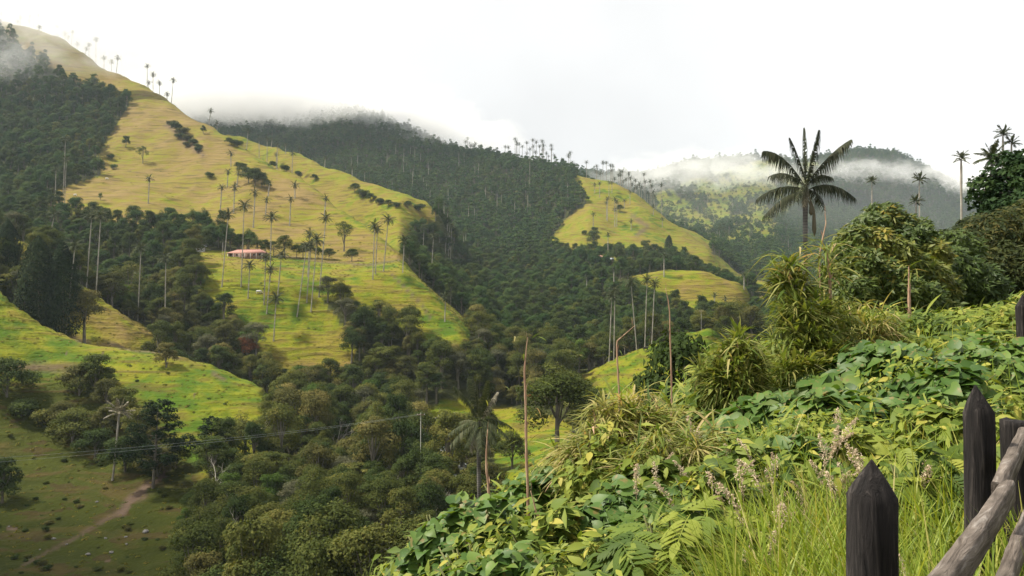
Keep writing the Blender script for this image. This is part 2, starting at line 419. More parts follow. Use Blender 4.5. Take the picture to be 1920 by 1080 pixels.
ROUGH_SHADE = np.clip((_py - 690 - 22 * fbm(TX / 25, TY / 25, 3) - 0.004 * np.clip(_px - 160, 0, 400) ** 2) / 45, 0, 1) * (TY < 345) * (_px < 560)  # mask of the lower slope where cloud shade is painted into the grass
def terrain_mat():
    m, N, L = new_mat('pasture_and_forest_floor')
    out = N.new('ShaderNodeOutputMaterial'); b = N.new('ShaderNodeBsdfPrincipled')
    b.inputs['Roughness'].default_value = 0.9; b.inputs['Specular IOR Level'].default_value = 0.08
    geo = N.new('ShaderNodeNewGeometry')
    def noise(scale, det=5, dist=0.0, vec=None):
        n = N.new('ShaderNodeTexNoise'); n.inputs['Scale'].default_value = scale; n.inputs['Detail'].default_value = det; n.inputs['Distortion'].default_value = dist
        L.new(vec or geo.outputs['Position'], n.inputs['Vector']); return n
    def mix(a, b_, f, mode='MIX'):
        x = N.new('ShaderNodeMix'); x.data_type = 'RGBA'; x.blend_type = mode
        for s, v in ((0, f), (6, a), (7, b_)):
            if isinstance(v, (int, float)): x.inputs[s].default_value = v
            elif isinstance(v, tuple): x.inputs[s].default_value = (*v, 1)
            else: L.new(v, x.inputs[s])
        return x.outputs[2]
    def math_(op, a, b_=None, c=None):
        x = N.new('ShaderNodeMath'); x.operation = op
        for i, v in enumerate((a, b_, c)):
            if v is None: continue
            if isinstance(v, (int, float)): x.inputs[i].default_value = v
            else: L.new(v, x.inputs[i])
        return x.outputs[0]
    def attr(n):
        x = N.new('ShaderNodeAttribute'); x.attribute_name = n; return x.outputs['Fac']
    # cattle terracettes follow the contours: stretch the noise along the contour by squeezing z
    mp = N.new('ShaderNodeMapping'); mp.inputs['Scale'].default_value = (0.055, 0.055, 0.50)
    L.new(geo.outputs['Position'], mp.inputs[0])
    ter = noise(1.0, 6, 0.6, mp.outputs[0])
    mp2 = N.new('ShaderNodeMapping'); mp2.inputs['Scale'].default_value = (0.022, 0.022, 0.17)
    L.new(geo.outputs['Position'], mp2.inputs[0])
    ter2 = noise(1.0, 5, 0.5, mp2.outputs[0])
    big = noise(0.02, 4); mid = noise(0.11, 5); fine = noise(0.9, 4)
    dry = math_('ADD', attr('dry'), math_('MULTIPLY', math_('SUBTRACT', big.outputs[0], 0.5), 1.6))
    dry = math_('ADD', dry, math_('MULTIPLY', math_('SUBTRACT', mid.outputs[0], 0.5), 1.5))
    dry = math_('ADD', dry, math_('MULTIPLY', math_('SUBTRACT', ter.outputs[0], 0.5), 0.8))
    rp = ramp(N, [(0.0, (0.050, 0.092, 0.005)), (0.32, (0.138, 0.148, 0.008)), (0.55, (0.156, 0.134, 0.017)), (0.8, (0.158, 0.120, 0.026)), (1.0, (0.175, 0.123, 0.042))])
    L.new(dry, rp.inputs[0])
    rough_shade_g = mix(mix((0.014, 0.020, 0.002), (0.050, 0.058, 0.005), mid.outputs[0]), (0.036, 0.022, 0.009), math_('MULTIPLY', math_('GREATER_THAN', math_('ADD', math_('MULTIPLY', ter.outputs[0], .7), math_('MULTIPLY', mid.outputs[0], .5)), .66), .7))     # rough bracken-brown grazing, darkened to paint in the cloud shade of the lower slope
    lowg = mix(rp.outputs[0], rough_shade_g, attr('rough'))  # the 'rough' attribute marks the grazing with shade in its colour
    # tufts and bare terrace edges
    edge = N.new('ShaderNodeMapRange'); edge.inputs['From Min'].default_value = 0.52; edge.inputs['From Max'].default_value = 0.66
    L.new(ter.outputs[0], edge.inputs['Value'])
    col = mix(lowg, (0.07, 0.055, 0.014), math_('MULTIPLY', edge.outputs[0], 0.72))
    tuf = N.new('ShaderNodeMapRange'); tuf.inputs['From Min'].default_value = 0.60; tuf.inputs['From Max'].default_value = 0.72
    L.new(fine.outputs[0], tuf.inputs['Value'])
    col = mix(col, (0.055, 0.065, 0.010), math_('MULTIPLY', tuf.outputs[0], 0.6))
    earth = mix((0.055, 0.036, 0.024), (0.135, 0.095, 0.068), fine.outputs[0])
    col = mix(col, earth, attr('track'))
    floor = mix((0.020, 0.024, 0.008), (0.055, 0.06, 0.016), mid.outputs[0])
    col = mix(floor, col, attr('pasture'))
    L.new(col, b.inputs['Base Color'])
    bp = N.new('ShaderNodeBump'); bp.inputs['Strength'].default_value = 0.85; bp.inputs['Distance'].default_value = 1.0
    h = math_('ADD', math_('MULTIPLY', ter.outputs[0], 1.5), math_('MULTIPLY', fine.outputs[0], 0.55))
    h = math_('ADD', h, math_('MULTIPLY', ter2.outputs[0], 4.0))
    h = math_('ADD', h, math_('MULTIPLY', mid.outputs[0], 0.9))
    L.new(h, bp.inputs['Height']); L.new(bp.outputs[0], b.inputs['Normal'])
    L.new(b.outputs[0], out.inputs[0])
    return m
M_TERRAIN = terrain_mat()
def grid_faces(nr, nc):
    i = (np.arange(nr - 1)[:, None] * nc + np.arange(nc - 1)[None, :]).ravel()
    return np.stack([i, i + 1, i + nc + 1, i + nc], -1)
_zz = TZ - np.clip((72 - TY) / 10, 0, 1) * 0.8
me = mesh_np('terrain', np.stack([TX, TY, _zz], -1).reshape(-1, 3), grid_faces(*TX.shape), [M_TERRAIN], smooth=True,
             fattr={'pasture': PA.ravel(), 'dry': DRY.ravel(), 'track': TRACK.ravel(), 'rough': ROUGH_SHADE.ravel()})
tag(add('terrain', me), kind='structure')

M_SOIL = rough_mat('dark_hillside_soil', (0.028, 0.022, 0.012), (0.07, 0.065, 0.025), 2.5, 0.95, bump=0.6, bdist=0.1, coords='Object')
gx, gy = np.meshgrid(np.arange(-45, 66, 0.45), np.arange(-25, 74, 0.45))
gz = h_near(gx, gy) - np.clip((gy - 68) / 4, 0, 1) * 1.2
me = mesh_np('hillside', np.stack([gx, gy, gz], -1).reshape(-1, 3), grid_faces(*gx.shape), [M_SOIL], smooth=True)
tag(add('hillside', me), kind='structure')

# ================================================================== TREES
G_DARK = [(0.0, (0.016, 0.030, 0.008)), (0.45, (0.034, 0.054, 0.013)), (0.8, (0.062, 0.082, 0.020)), (1.0, (0.10, 0.11, 0.028))]
G_OLIVE = [(0.0, (0.024, 0.038, 0.009)), (0.4, (0.056, 0.072, 0.016)), (0.75, (0.110, 0.114, 0.027)), (1.0, (0.19, 0.165, 0.045))]
G_BROWN = [(0.0, (0.032, 0.038, 0.011)), (0.45, (0.070, 0.072, 0.020)), (0.8, (0.125, 0.112, 0.034)), (1.0, (0.20, 0.155, 0.052))]
G_FRESH = [(0.0, (0.030, 0.058, 0.012)), (0.5, (0.064, 0.110, 0.020)), (1.0, (0.14, 0.18, 0.035))]
G_FAR = [(0.0, (0.016, 0.040, 0.011)), (0.4, (0.034, 0.068, 0.017)), (0.75, (0.062, 0.096, 0.023)), (1.0, (0.11, 0.125, 0.030))]
M_DARK = leaf_mat('dark_green_foliage', G_DARK, 0.22, rough=0.75, spec=0.06, obj_w=0.35)
M_OLIVE = leaf_mat('olive_foliage', G_OLIVE, 0.25, rough=0.75, spec=0.06, obj_w=0.4)
M_BROWN = leaf_mat('brownish_foliage', G_BROWN, 0.2, rough=0.75, spec=0.06, obj_w=0.4)
M_FRESH = leaf_mat('fresh_green_foliage', G_FRESH, 0.28, rough=0.75, spec=0.06, obj_w=0.35)
M_PALE = leaf_mat('pale_flowering_foliage', [(0, (0.06, 0.065, 0.018)), (0.4, (0.13, 0.125, 0.035)), (0.8, (0.24, 0.20, 0.07)), (1, (0.33, 0.27, 0.11))], 0.25, rough=0.75, spec=0.06, obj_w=0.3)
M_GREY = leaf_mat('greyish_foliage', [(0, (0.04, 0.045, 0.026)), (0.5, (0.085, 0.088, 0.048)), (1, (0.16, 0.155, 0.09))], 0.2, rough=0.8, spec=0.06, obj_w=0.3)
M_FARLEAF = leaf_mat('cool_green_foliage', G_FAR, 0.15, rough=0.75, spec=0.06, obj_w=0.5)
M_CONIF = leaf_mat('conifer_needles', [(0, (0.008, 0.018, 0.007)), (0.6, (0.018, 0.032, 0.011)), (1, (0.04, 0.05, 0.016))], 0.1, rough=0.8, spec=0.05, obj_w=0.2)
M_BARK = rough_mat('grey_bark', (0.07, 0.06, 0.045), (0.20, 0.18, 0.14), 3.0, 0.9, (1, 1, 0.3))
M_PALEBARK = rough_mat('bleached_branches', (0.22, 0.20, 0.16), (0.42, 0.39, 0.32), 3.0, 0.9, (1, 1, 0.3))

def leaf_quads(mb, P, Nrm, size, r, tint, m=0, asp=0.62):
    """one folded leaf spray per point, facing its normal"""
    n = len(P)
    Nrm = Nrm / (np.linalg.norm(Nrm, axis=1)[:, None] + 1e-9)
    a = r.normal(size=(n, 3)); t = a - (a * Nrm).sum(1)[:, None] * Nrm; t /= np.linalg.norm(t, axis=1)[:, None] + 1e-9
    b = np.cross(Nrm, t)
    s = np.broadcast_to(size, n)[:, None]
    v0 = P - t * s * 0.5; v2 = P + t * s * 0.5
    v1 = P + b * s * asp * 0.5 - Nrm * s * 0.16; v3 = P - b * s * asp * 0.5 - Nrm * s * 0.16
    V = np.stack([v0, v1, v2, v3], 1).reshape(-1, 3)
    i = np.arange(n)[:, None] * 4
    T = np.concatenate([i + np.array([[0, 1, 2]]), i + np.array([[0, 2, 3]])], 1).reshape(-1, 3)
    mb.put(V, None, T, m, np.repeat(tint, 2))
def unit(r, n):
    a = r.normal(size=(n, 3)); return a / np.linalg.norm(a, axis=1)[:, None]
def lobed_crown(r, lobes, n, size, up=0.45, jit=0.55, shell=(0.62, 1.14), under=0.35):
    """leaf sprays over the shells of overlapping lobes: lobes = (x, y, z, rx, rz)"""
    mb = MB()
    lobes = np.array(lobes, float)
    w = lobes[:, 3] * (lobes[:, 3] + lobes[:, 4]); w /= w.sum()
    k = r.choice(len(lobes), n, p=w)
    d = unit(r, n)
    low = (d[:, 2] < -0.1) & (r.random(n) > under); d[low, 2] *= -1
    rad = r.uniform(*shell, n) * (1 + 0.12 * np.sin(d[:, 0] * 7 + k) * np.cos(d[:, 1] * 6 + d[:, 2] * 5))
    c = lobes[k]
    P = c[:, :3] + d * rad[:, None] * np.stack([c[:, 3], c[:, 3], c[:, 4]], 1)
    Nn = d * 0.75 + np.array([0, 0, up]) + jit * unit(r, n)
    lt = r.random(len(lobes))
    tint = np.clip(0.5 * lt[k] + 0.5 * r.random(n), 0, 1)
    leaf_quads(mb, P, Nn, size * r.uniform(0.6, 1.35, n), r, tint)
    return mb
def trunk_mb(r, h, rad, tips, k=7, fork=0.45):
    mb = MB()
    lean = r.normal(0, 0.04, 2) * h
    pts = np.array([[lean[0] * t * t, lean[1] * t * t, h * t] for t in np.linspace(-0.06, 1, 7)])
    mb.tube(pts, np.linspace(rad * 1.25, rad * 0.3, 7), k)
    for tx, ty, tz in tips:
        t0 = r.uniform(fork * 0.6, fork * 1.4); b = np.array([lean[0] * t0 * t0, lean[1] * t0 * t0, h * t0])
        e = np.array([tx, ty, tz]); mid = (b + e) / 2 + np.array([0, 0, -0.06 * h]) + r.normal(0, 0.03 * h, 3)
        tt = np.linspace(0, 1, 5)[:, None]
        mb.tube((1 - tt) ** 2 * b + 2 * tt * (1 - tt) * mid + tt ** 2 * e, np.linspace(rad * 0.5, rad * 0.12, 5), 5)
    return mb
def broad(seed, h, cr, n=5600, size=0.37, nl=13, flat=1.0, base=0.22):
    r = np.random.default_rng(seed)
    lobes = []
    for i in range(nl):
        a = i * 2.4 + r.uniform(-.4, .4); q = math.sqrt((i + 0.4) / nl)
        zz = h * (base + (1 - base) * (0.86 - 0.55 * q ** 2 * flat) + r.uniform(-.13, .11))
        lr = cr * r.uniform(0.20, 0.44)
        lobes.append((cr * 0.72 * q * math.cos(a), cr * 0.72 * q * math.sin(a), zz, lr, lr * r.uniform(0.6, 0.9)))
    crown = lobed_crown(r, lobes, n, size)
    tips = [(l[0] * .9, l[1] * .9, l[2]) for l in lobes[:7]]
    return trunk_mb(r, h * 0.78, 0.022 * h + 0.05, tips), crown
def umbrella(seed, h, cr, n=1700, size=0.55):
    r = np.random.default_rng(seed); lobes = []
    for i in range(12):
        a = i * 2.4; q = math.sqrt((i + .3) / 12)
        lr = cr * r.uniform(.24, .36)
        lobes.append((cr * .8 * q * math.cos(a), cr * .8 * q * math.sin(a), h * (.93 - .16 * q * q - (0.22 if i % 4 == 3 else 0)) + r.uniform(-.3, .3), lr, lr * .38))
    crown = lobed_crown(r, lobes, n, size, up=0.9)
    return trunk_mb(r, h * .8, 0.02 * h + .04, [(l[0] * .9, l[1] * .9, l[2] - .1) for l in lobes], fork=0.5), crown
def cypress(seed, h, cr, n=3800, size=0.55):
    r = np.random.default_rng(seed)
    t = r.random(n) ** 0.8; a = r.uniform(0, 2 * math.pi, n)
    prof = np.clip((1 - t ** 2.6) ** 0.75 * np.minimum(1, .55 + t * 3), 0.05, 1)
    rad = cr * prof * (1 + 0.22 * np.sin(a * 5 + t * 23) * np.sin(t * 31 + a * 2)) * r.uniform(0.72, 1.05, n)
    P = np.stack([rad * np.cos(a), rad * np.sin(a), h * (0.05 + 0.95 * t)], 1)
    Nn = np.stack([np.cos(a), np.sin(a), np.full(n, 0.5)], 1) + 0.6 * unit(r, n)
    mb = MB(); leaf_quads(mb, P, Nn, size * r.uniform(.6, 1.3, n), r, r.random(n), asp=0.5)
    tr = MB(); tr.tube([(0, 0, -.5), (0, 0, h * .3), (0, 0, h * .9)], [0.3, 0.25, 0.05], 7)
    return tr, mb
def pine(seed, h, cr, n=2600, size=0.6):
    r = np.random.default_rng(seed); mb = MB(); tr = MB(); lobes = []
    tr.tube([(0, 0, -.5), (0.1, 0, h * .5), (0, 0.1, h * .97)], [0.28, 0.2, 0.05], 7)
    nb = 34
    for i in range(nb):
        t = 0.22 + 0.76 * i / nb; a = i * 2.4 + r.uniform(-.4, .4)
        L_ = cr * (1.08 - t) ** 0.6 * r.uniform(.6, 1.15) * (0.8 + 0.4 * math.sin(i * 1.7) ** 2)
        e = np.array([L_ * math.cos(a), L_ * math.sin(a), h * t + L_ * .28])
        tr.tube([(0, 0, h * t), e * np.array([.5, .5, 1]) - np.array([0, 0, L_ * .1]), e], [0.07, 0.05, 0.02], 4)
        for s in (1.0, 0.62):
            lobes.append((e[0] * s, e[1] * s, h * t + L_ * .28 * s, 0.62 + .22 * L_ * .5, 0.5 + .12 * L_))
    lobes.append((0, 0, h * .98, .4, .7))
    return tr, lobed_crown(r, lobes, n, size, up=0.6, jit=0.8)
def bush(seed, h, cr, n=1100, size=0.5):
    r = np.random.default_rng(seed)
    lobes = [(cr * .6 * math.cos(i * 2.4) * math.sqrt(i / 7), cr * .6 * math.sin(i * 2.4) * math.sqrt(i / 7), h * r.uniform(.35, .7), cr * r.uniform(.35, .5), h * r.uniform(.26, .34)) for i in range(7)]
    return trunk_mb(r, h * .5, .1, [l[:3] for l in lobes], 5, .3), lobed_crown(r, lobes, n, size)
def bare(seed, h, cr):
    r = np.random.default_rng(seed); mb = MB()
    def grow(p, d, L_, rad, lev):
        q = p + d * L_ * .5 + r.normal(0, .06 * L_, 3); e = p + d * L_
        mb.tube([p, q, e], [rad, rad * .8, rad * .55], 5 if lev < 2 else 3)
        if lev < 4:
            for _ in range(3 if lev else 4):
                nd = d + r.normal(0, .55, 3) + np.array([0, 0, .12]); nd /= np.linalg.norm(nd)
                grow(e if _ else q, nd, L_ * r.uniform(.5, .75), rad * .5, lev + 1)
    grow(np.array([0, 0, -.4]), np.array([.05, 0, 1.0]), h * .45, .16, 0)
    tr = MB(); tr.tube([(0, 0, -.6), (0, 0, .4)], [.22, .17], 7)
    return tr, mb

SHAPES = {   # name -> (trunk mesh, crown MB) ; heights in metres
 'spreading_tree': broad(1, 11.0, 5.4, nl=20), 'domed_tree': broad(2, 12.5, 4.8, nl=19), 'tall_tree': broad(3, 14.5, 4.3, nl=20, base=.15),
 'low_tree': broad(4, 8.0, 4.6, n=4600, nl=16), 'rounded_tree': broad(5, 10.0, 4.2, n=5000, nl=17), 'ragged_tree': broad(14, 13, 5.2, n=4200, size=.4, nl=12, base=.3), 'umbrella_tree': umbrella(6, 11, 5.6), 'flat_topped_tree': umbrella(7, 9, 4.6),
 'bush': bush(8, 3.6, 2.6, 1800, .36), 'cypress': cypress(9, 24, 5.6, 9000, .7), 'pine_tree': pine(10, 20, 6.6, 8000, .48), 'bare_tree': bare(11, 9, 4), 'airy_tree': broad(12, 16, 6.5, n=2600, size=.45, nl=12, base=.45),
}
TR_MESH = {}; CR_MESH = {}
for k, (t, c) in SHAPES.items():
    TR_MESH[k] = t.mesh(k + '_trunk', [M_PALEBARK if k == 'bare_tree' else M_BARK], True)
    CR_MESH[k] = c
_cr = {}
def crown_mesh(k, mat):
    if (k, mat.name) not in _cr: _cr[(k, mat.name)] = CR_MESH[k].mesh(k + '_crown', [mat])
    return _cr[(k, mat.name)]
def tree(kind, mat, loc, s, label, group=None, name=None, rz=None, cat='tree', sz=None):
    loc = Vector(loc)
    o = bpy.data.objects.new(name or kind, None); COL.objects.link(o)
    o.empty_display_size = 0.5
    o.location = loc; o.rotation_euler = (random.uniform(-.04, .04), random.uniform(-.04, .04), random.uniform(0, 6.28) if rz is None else rz)
    o.scale = (s, s, sz or s)
    tag(o, label, cat, group)
    add('trunk', TR_MESH[kind], o); add('crown', crown_mesh(kind, mat), o)
    return o

# ---- where the woods grow
CMAX = np.maximum.accumulate(TZ / TY, axis=0)
def seen(x, y, ztop, marg=0.004):
    fi = np.clip(((np.log(y) - _LD[0]) / (_LD[1] - _LD[0])).astype(int) - 1, 0, len(DR) - 1)
    fu = np.clip(((x / y - UC[0]) / (UC[1] - UC[0])).astype(int), 0, len(UC) - 1)
    return ztop / y > CMAX[fi, fu] - marg
def jitter_grid(s, d0, d1, umax=0.68):
    ys = np.arange(d0, d1, s * 0.87); P = []
    for i, y in enumerate(ys):
        xs = np.arange(-umax * y, umax * y, s) + (i % 2) * s * .5
        P.append(np.stack([xs, np.full(len(xs), y)], 1))
    P = np.concatenate(P)
    return P + rng.uniform(-.38, .38, P.shape) * s
FG = [(740,1090),(800,1010),(920,905),(1000,850),(1060,800),(1150,770),(1230,735),(1330,690),(1420,640),(1470,500),(1560,420),(1680,370),(1760,430),(1830,400),(1930,380),(1930,1090)]
def forest_points(s, d0, d1, hgt):
    P = jitter_grid(s, d0, d1)
    x, y = P[:, 0], P[:, 1]; z = ground(x, y)
    p, _ = cover(x, y, z)
    px, py = proj(x, y, z); _, pt = proj(x, y, z + hgt)
    ok = (p < .5) & seen(x, y, z + hgt) & (px > -260) & (px < 2180) & (pt < 1180) & (pt > -200)
    # glades: the track, the river and the water seen between crowns
    for cx, cy_, rx, ry in [(830, 828, 9, 16), (712, 1066, 8, 12), (835, 782, 42, 22), (985, 830, 55, 60), (850, 940, 8, 8), (285, 920, 34, 60)]:
        hit_ = (np.abs(px - cx) < rx + 2600 / y) & (py > cy_ - ry) & (pt < cy_ + ry * .6) & (y < 420)
        ok &= ~hit_
    ok &= fbm(x / 30, y / 30, 2) > -0.62
    ks = sorted(LAY[8]); cd = np.interp(px, ks, [LAY[8][k][0] for k in ks])      # grass, not wood, just over the long left ridge
    ok &= ~((px < 480) & (y > cd - 25) & (y < cd + 420) & (y > 700))
    return x[ok], y[ok], z[ok], px[ok], py[ok]
x1, y1, z1, px1, py1 = [np.concatenate(q) for q in zip(forest_points(5.7, 98, 215, 9), forest_points(6.6, 215, 470, 10))]
inside = inpoly(px1, py1 - 30, FG)
x1, y1, z1, px1, py1 = [a[~inside] for a in (x1, y1, z1, px1, py1)]
order = np.argsort(y1)
vis = [i for i in order if -20 < px1[i] < 1500 and py1[i] - 12000 / y1[i] < 1075]
solo = vis[:290]
KINDS = [('spreading_tree', M_OLIVE), ('domed_tree', M_OLIVE), ('tall_tree', M_DARK), ('low_tree', M_BROWN), ('rounded_tree', M_FRESH), ('umbrella_tree', M_OLIVE), ('ragged_tree', M_GREY), ('spreading_tree', M_DARK), ('domed_tree', M_BROWN), ('rounded_tree', M_OLIVE), ('ragged_tree', M_OLIVE), ('low_tree', M_PALE), ('ragged_tree', M_BROWN), ('tall_tree', M_OLIVE)]
KP = [.13, .11, .09, .07, .06, .03, .05, .11, .07, .08, .07, .05, .04, .04]
CNAME = {M_OLIVE.name: 'olive green', M_DARK.name: 'dark green', M_BROWN.name: 'brownish green', M_FRESH.name: 'fresh green', M_PALE.name: 'pale yellowish', M_GREY.name: 'greyish green'}
def zone(px, py, d):
    if px < 330: return 'at the foot of the shaded pasture'
    if d < 175: return 'low along the bottom picture edge'
    if d < 215: return 'in the second belt of crowns'
    if px < 560: return 'below the bright pasture tongue'
    if px < 800: return 'left of the stream glimpse'
    return 'behind the near dark palm'
for i in solo:
    kd, mt = KINDS[rng.choice(len(KINDS), p=KP)]
    zn = zone(px1[i], py1[i], y1[i]); sh = kd.replace('_tree', '').replace('_', ' ')
    lab = f'{CNAME[mt.name]} {sh} forest tree {zn}'
    sc_ = (.45 + .62 * rng.random()) if y1[i] < 215 else (.5 + .95 * rng.random() ** 1.3)
    tree(kd, mt, (x1[i], y1[i], z1[i] - .2), sc_, lab, 'forest trees ' + zn, sz=sc_ * rng.uniform(.8, 1.35))

# ---- the woods beyond, too many to count
def scatter(name, x, y, z, protos, probs, smin, smax, label, sz=1.0):
    """one object of kind stuff: geometry nodes put one of the prototype trees on each point"""
    n = len(x)
    me = bpy.data.meshes.new(name); me.vertices.add(n)
    me.vertices.foreach_set('co', np.stack([x, y, z - .2], 1).astype(np.float32).ravel())
    for nm, ty, val in (('pick', 'INT', rng.choice(len(protos), n, p=probs).astype(np.int32)), ('size', 'FLOAT', rng.uniform(smin, smax, n).astype(np.float32)), ('turn', 'FLOAT', rng.uniform(0, 6.28, n).astype(np.float32)), ('tall', 'FLOAT', rng.uniform(.78, 1.35, n).astype(np.float32) * sz)):
        a = me.attributes.new(nm, ty, 'POINT'); a.data.foreach_set('value', val)
    me.update()
    col = bpy.data.collections.new(name + '_kinds')
    for j, pm in enumerate(protos):
        o = bpy.data.objects.new('kind_%02d' % j, pm); col.objects.link(o)
    ob = add(name, me)
    ng = bpy.data.node_groups.new(name, 'GeometryNodeTree')
    ng.interface.new_socket('Geometry', in_out='INPUT', socket_type='NodeSocketGeometry')
    ng.interface.new_socket('Geometry', in_out='OUTPUT', socket_type='NodeSocketGeometry')
    N, L = ng.nodes, ng.links
    gi = N.new('NodeGroupInput'); go = N.new('NodeGroupOutput')
    ci = N.new('GeometryNodeCollectionInfo'); ci.inputs['Collection'].default_value = col
    ci.inputs['Separate Children'].default_value = True; ci.inputs['Reset Children'].default_value = True
    iop = N.new('GeometryNodeInstanceOnPoints'); iop.inputs['Pick Instance'].default_value = True
    def na(nm, ty):
        a = N.new('GeometryNodeInputNamedAttribute'); a.data_type = ty; a.inputs['Name'].default_value = nm; return a.outputs['Attribute']
    cx = N.new('ShaderNodeCombineXYZ'); L.new(na('turn', 'FLOAT'), cx.inputs['Z'])
    L.new(gi.outputs[0], iop.inputs['Points']); L.new(ci.outputs[0], iop.inputs['Instance'])
    L.new(na('pick', 'INT'), iop.inputs['Instance Index'])
    L.new(cx.outputs[0], iop.inputs['Rotation'])
    vm = N.new('ShaderNodeCombineXYZ'); s = na('size', 'FLOAT')
    mz = N.new('ShaderNodeMath'); mz.operation = 'MULTIPLY'; L.new(na('tall', 'FLOAT'), mz.inputs[1]); L.new(s, mz.inputs[0])
    L.new(s, vm.inputs['X']); L.new(s, vm.inputs['Y']); L.new(mz.outputs[0], vm.inputs['Z']); L.new(vm.outputs[0], iop.inputs['Scale'])
    L.new(iop.outputs[0], go.inputs[0])
    md = ob.modifiers.new('grow', 'NODES'); md.node_group = ng
    tag(ob, label, kind='stuff')
    return ob
def whole(kind, mat):
    """trunk and crown of a kind in one prototype mesh"""
    t, c = SHAPES[kind]; mb = MB()
    for src, m in ((t, 0), (c, 1)):
        off = mb.n
        mb.v += src.v
        mb.q += [q + off for q in src.q]; mb.qm += [np.full(len(q), m) for q in src.q]; mb.qt += src.qt
        mb.t += [q + off for q in src.t]; mb.tm += [np.full(len(q), m) for q in src.t]; mb.tt += src.tt
        mb.n += src.n
    return mb.mesh(kind + '_whole', [M_BARK, mat])
rest = np.setdiff1d(np.arange(len(x1)), solo)
PROT = [whole(k, m) for k, m in KINDS]
scatter('forest', x1[rest], y1[rest], z1[rest], PROT, KP, .5, 1.45, 'mixed green wood filling the middle of the valley')
x2, y2, z2, px2, py2 = forest_points(8.0, 470, 1000, 11)
mids = [whole('spreading_tree', M_FARLEAF), whole('domed_tree', M_FARLEAF), whole('tall_tree', M_DARK), whole('rounded_tree', M_OLIVE), whole('low_tree', M_DARK), whole('domed_tree', M_DARK)]
scatter('forest', x2, y2, z2, mids, [.22, .22, .16, .12, .14, .14], .7, 1.25, 'green wood on the slopes round the upper valley')
SHAPES['far_tree'] = broad(21, 13, 6.4, n=420, size=1.5, nl=9); SHAPES['far_tall_tree'] = broad(22, 17, 5.6, n=420, size=1.5, nl=10)
fars = [whole('far_tree', M_FARLEAF), whole('far_tall_tree', M_FARLEAF), whole('far_tree', M_DARK)]
x3, y3, z3, px3, py3 = forest_points(10.5, 1000, 2050, 13)
scatter('forest', x3, y3, z3, fars, [.5, .3, .2], .65, 1.25, 'dense cloud forest on the far mountain side')
x4, y4, z4, px4, py4 = forest_points(16, 2050, 3000, 14)
scatter('forest', x4, y4, z4, fars, [.5, .3, .2], .9, 1.5, 'misty forest on the farthest mountain')
_c = np.nonzero((TY.ravel() > 1500) & (TY.ravel() < 2700) & (PA.ravel() > .5))[0]
_c = rng.choice(_c, min(len(_c), 900), replace=False)
scatter('sparse_trees', TX.ravel()[_c], TY.ravel()[_c], TZ.ravel()[_c], fars, [.4, .2, .4], .35, .9, 'tiny trees dotted over the distant pasture mountain')
print('forest', len(x1), len(x2), len(x3), len(x4))

# ================================================================== WAX PALMS
M_FROND = leaf_mat('palm_fronds', [(0, (0.022, 0.030, 0.014)), (0.5, (0.046, 0.058, 0.025)), (0.85, (0.08, 0.086, 0.042)), (1, (0.15, 0.14, 0.085))], 0.15, rough=0.65, spec=0.10, obj_w=0.2, tr_tint=(1.1, 1.1, .6))
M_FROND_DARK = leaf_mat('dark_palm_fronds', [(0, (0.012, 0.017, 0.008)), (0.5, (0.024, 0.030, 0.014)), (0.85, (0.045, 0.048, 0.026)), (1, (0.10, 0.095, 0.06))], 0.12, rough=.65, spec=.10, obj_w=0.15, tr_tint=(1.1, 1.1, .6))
M_DEADFROND = leaf_mat('withered_fronds', [(0, (0.05, 0.045, 0.025)), (0.5, (0.12, 0.105, 0.06)), (1, (0.25, 0.22, 0.15))], 0.15, obj_w=0.1, tr_tint=(1, 1, .8))
def palm_trunk_mat(name, c1, c2, dark):
    m, N, L = new_mat(name)
    out = N.new('ShaderNodeOutputMaterial'); b = N.new('ShaderNodeBsdfPrincipled')
    tc = N.new('ShaderNodeNewGeometry')
    wv = N.new('ShaderNodeTexWave'); wv.wave_type = 'BANDS'; wv.bands_direction = 'Z'; wv.inputs['Scale'].default_value = 1.6; wv.inputs['Distortion'].default_value = 1.5
    L.new(tc.outputs['Position'], wv.inputs['Vector'])
    no = N.new('ShaderNodeTexNoise'); no.inputs['Scale'].default_value = 0.8; L.new(tc.outputs['Position'], no.inputs['Vector'])
    rp = ramp(N, [(0.3, c1), (0.7, c2)]); L.new(no.outputs[0], rp.inputs[0])
    rp2 = ramp(N, [(0.0, dark), (0.22, (1, 1, 1))]); L.new(wv.outputs[0], rp2.inputs[0])
    mu = N.new('ShaderNodeMix'); mu.data_type = 'RGBA'; mu.blend_type = 'MULTIPLY'; mu.inputs[0].default_value = 1
    L.new(rp.outputs[0], mu.inputs[6]); L.new(rp2.outputs[0], mu.inputs[7]); L.new(mu.outputs[2], b.inputs['Base Color'])
    b.inputs['Roughness'].default_value = .8; L.new(b.outputs[0], out.inputs[0])
    return m
M_PTRUNK = palm_trunk_mat('waxy_grey_trunk', (0.20, 0.18, 0.14), (0.38, 0.35, 0.29), (.55, .52, .48))
M_PTRUNK_DARK = palm_trunk_mat('dark_grey_trunk', (0.05, 0.045, 0.035), (0.15, 0.14, 0.12), (.4, .4, .4))  # darker grey trunk tone for some of the near palms

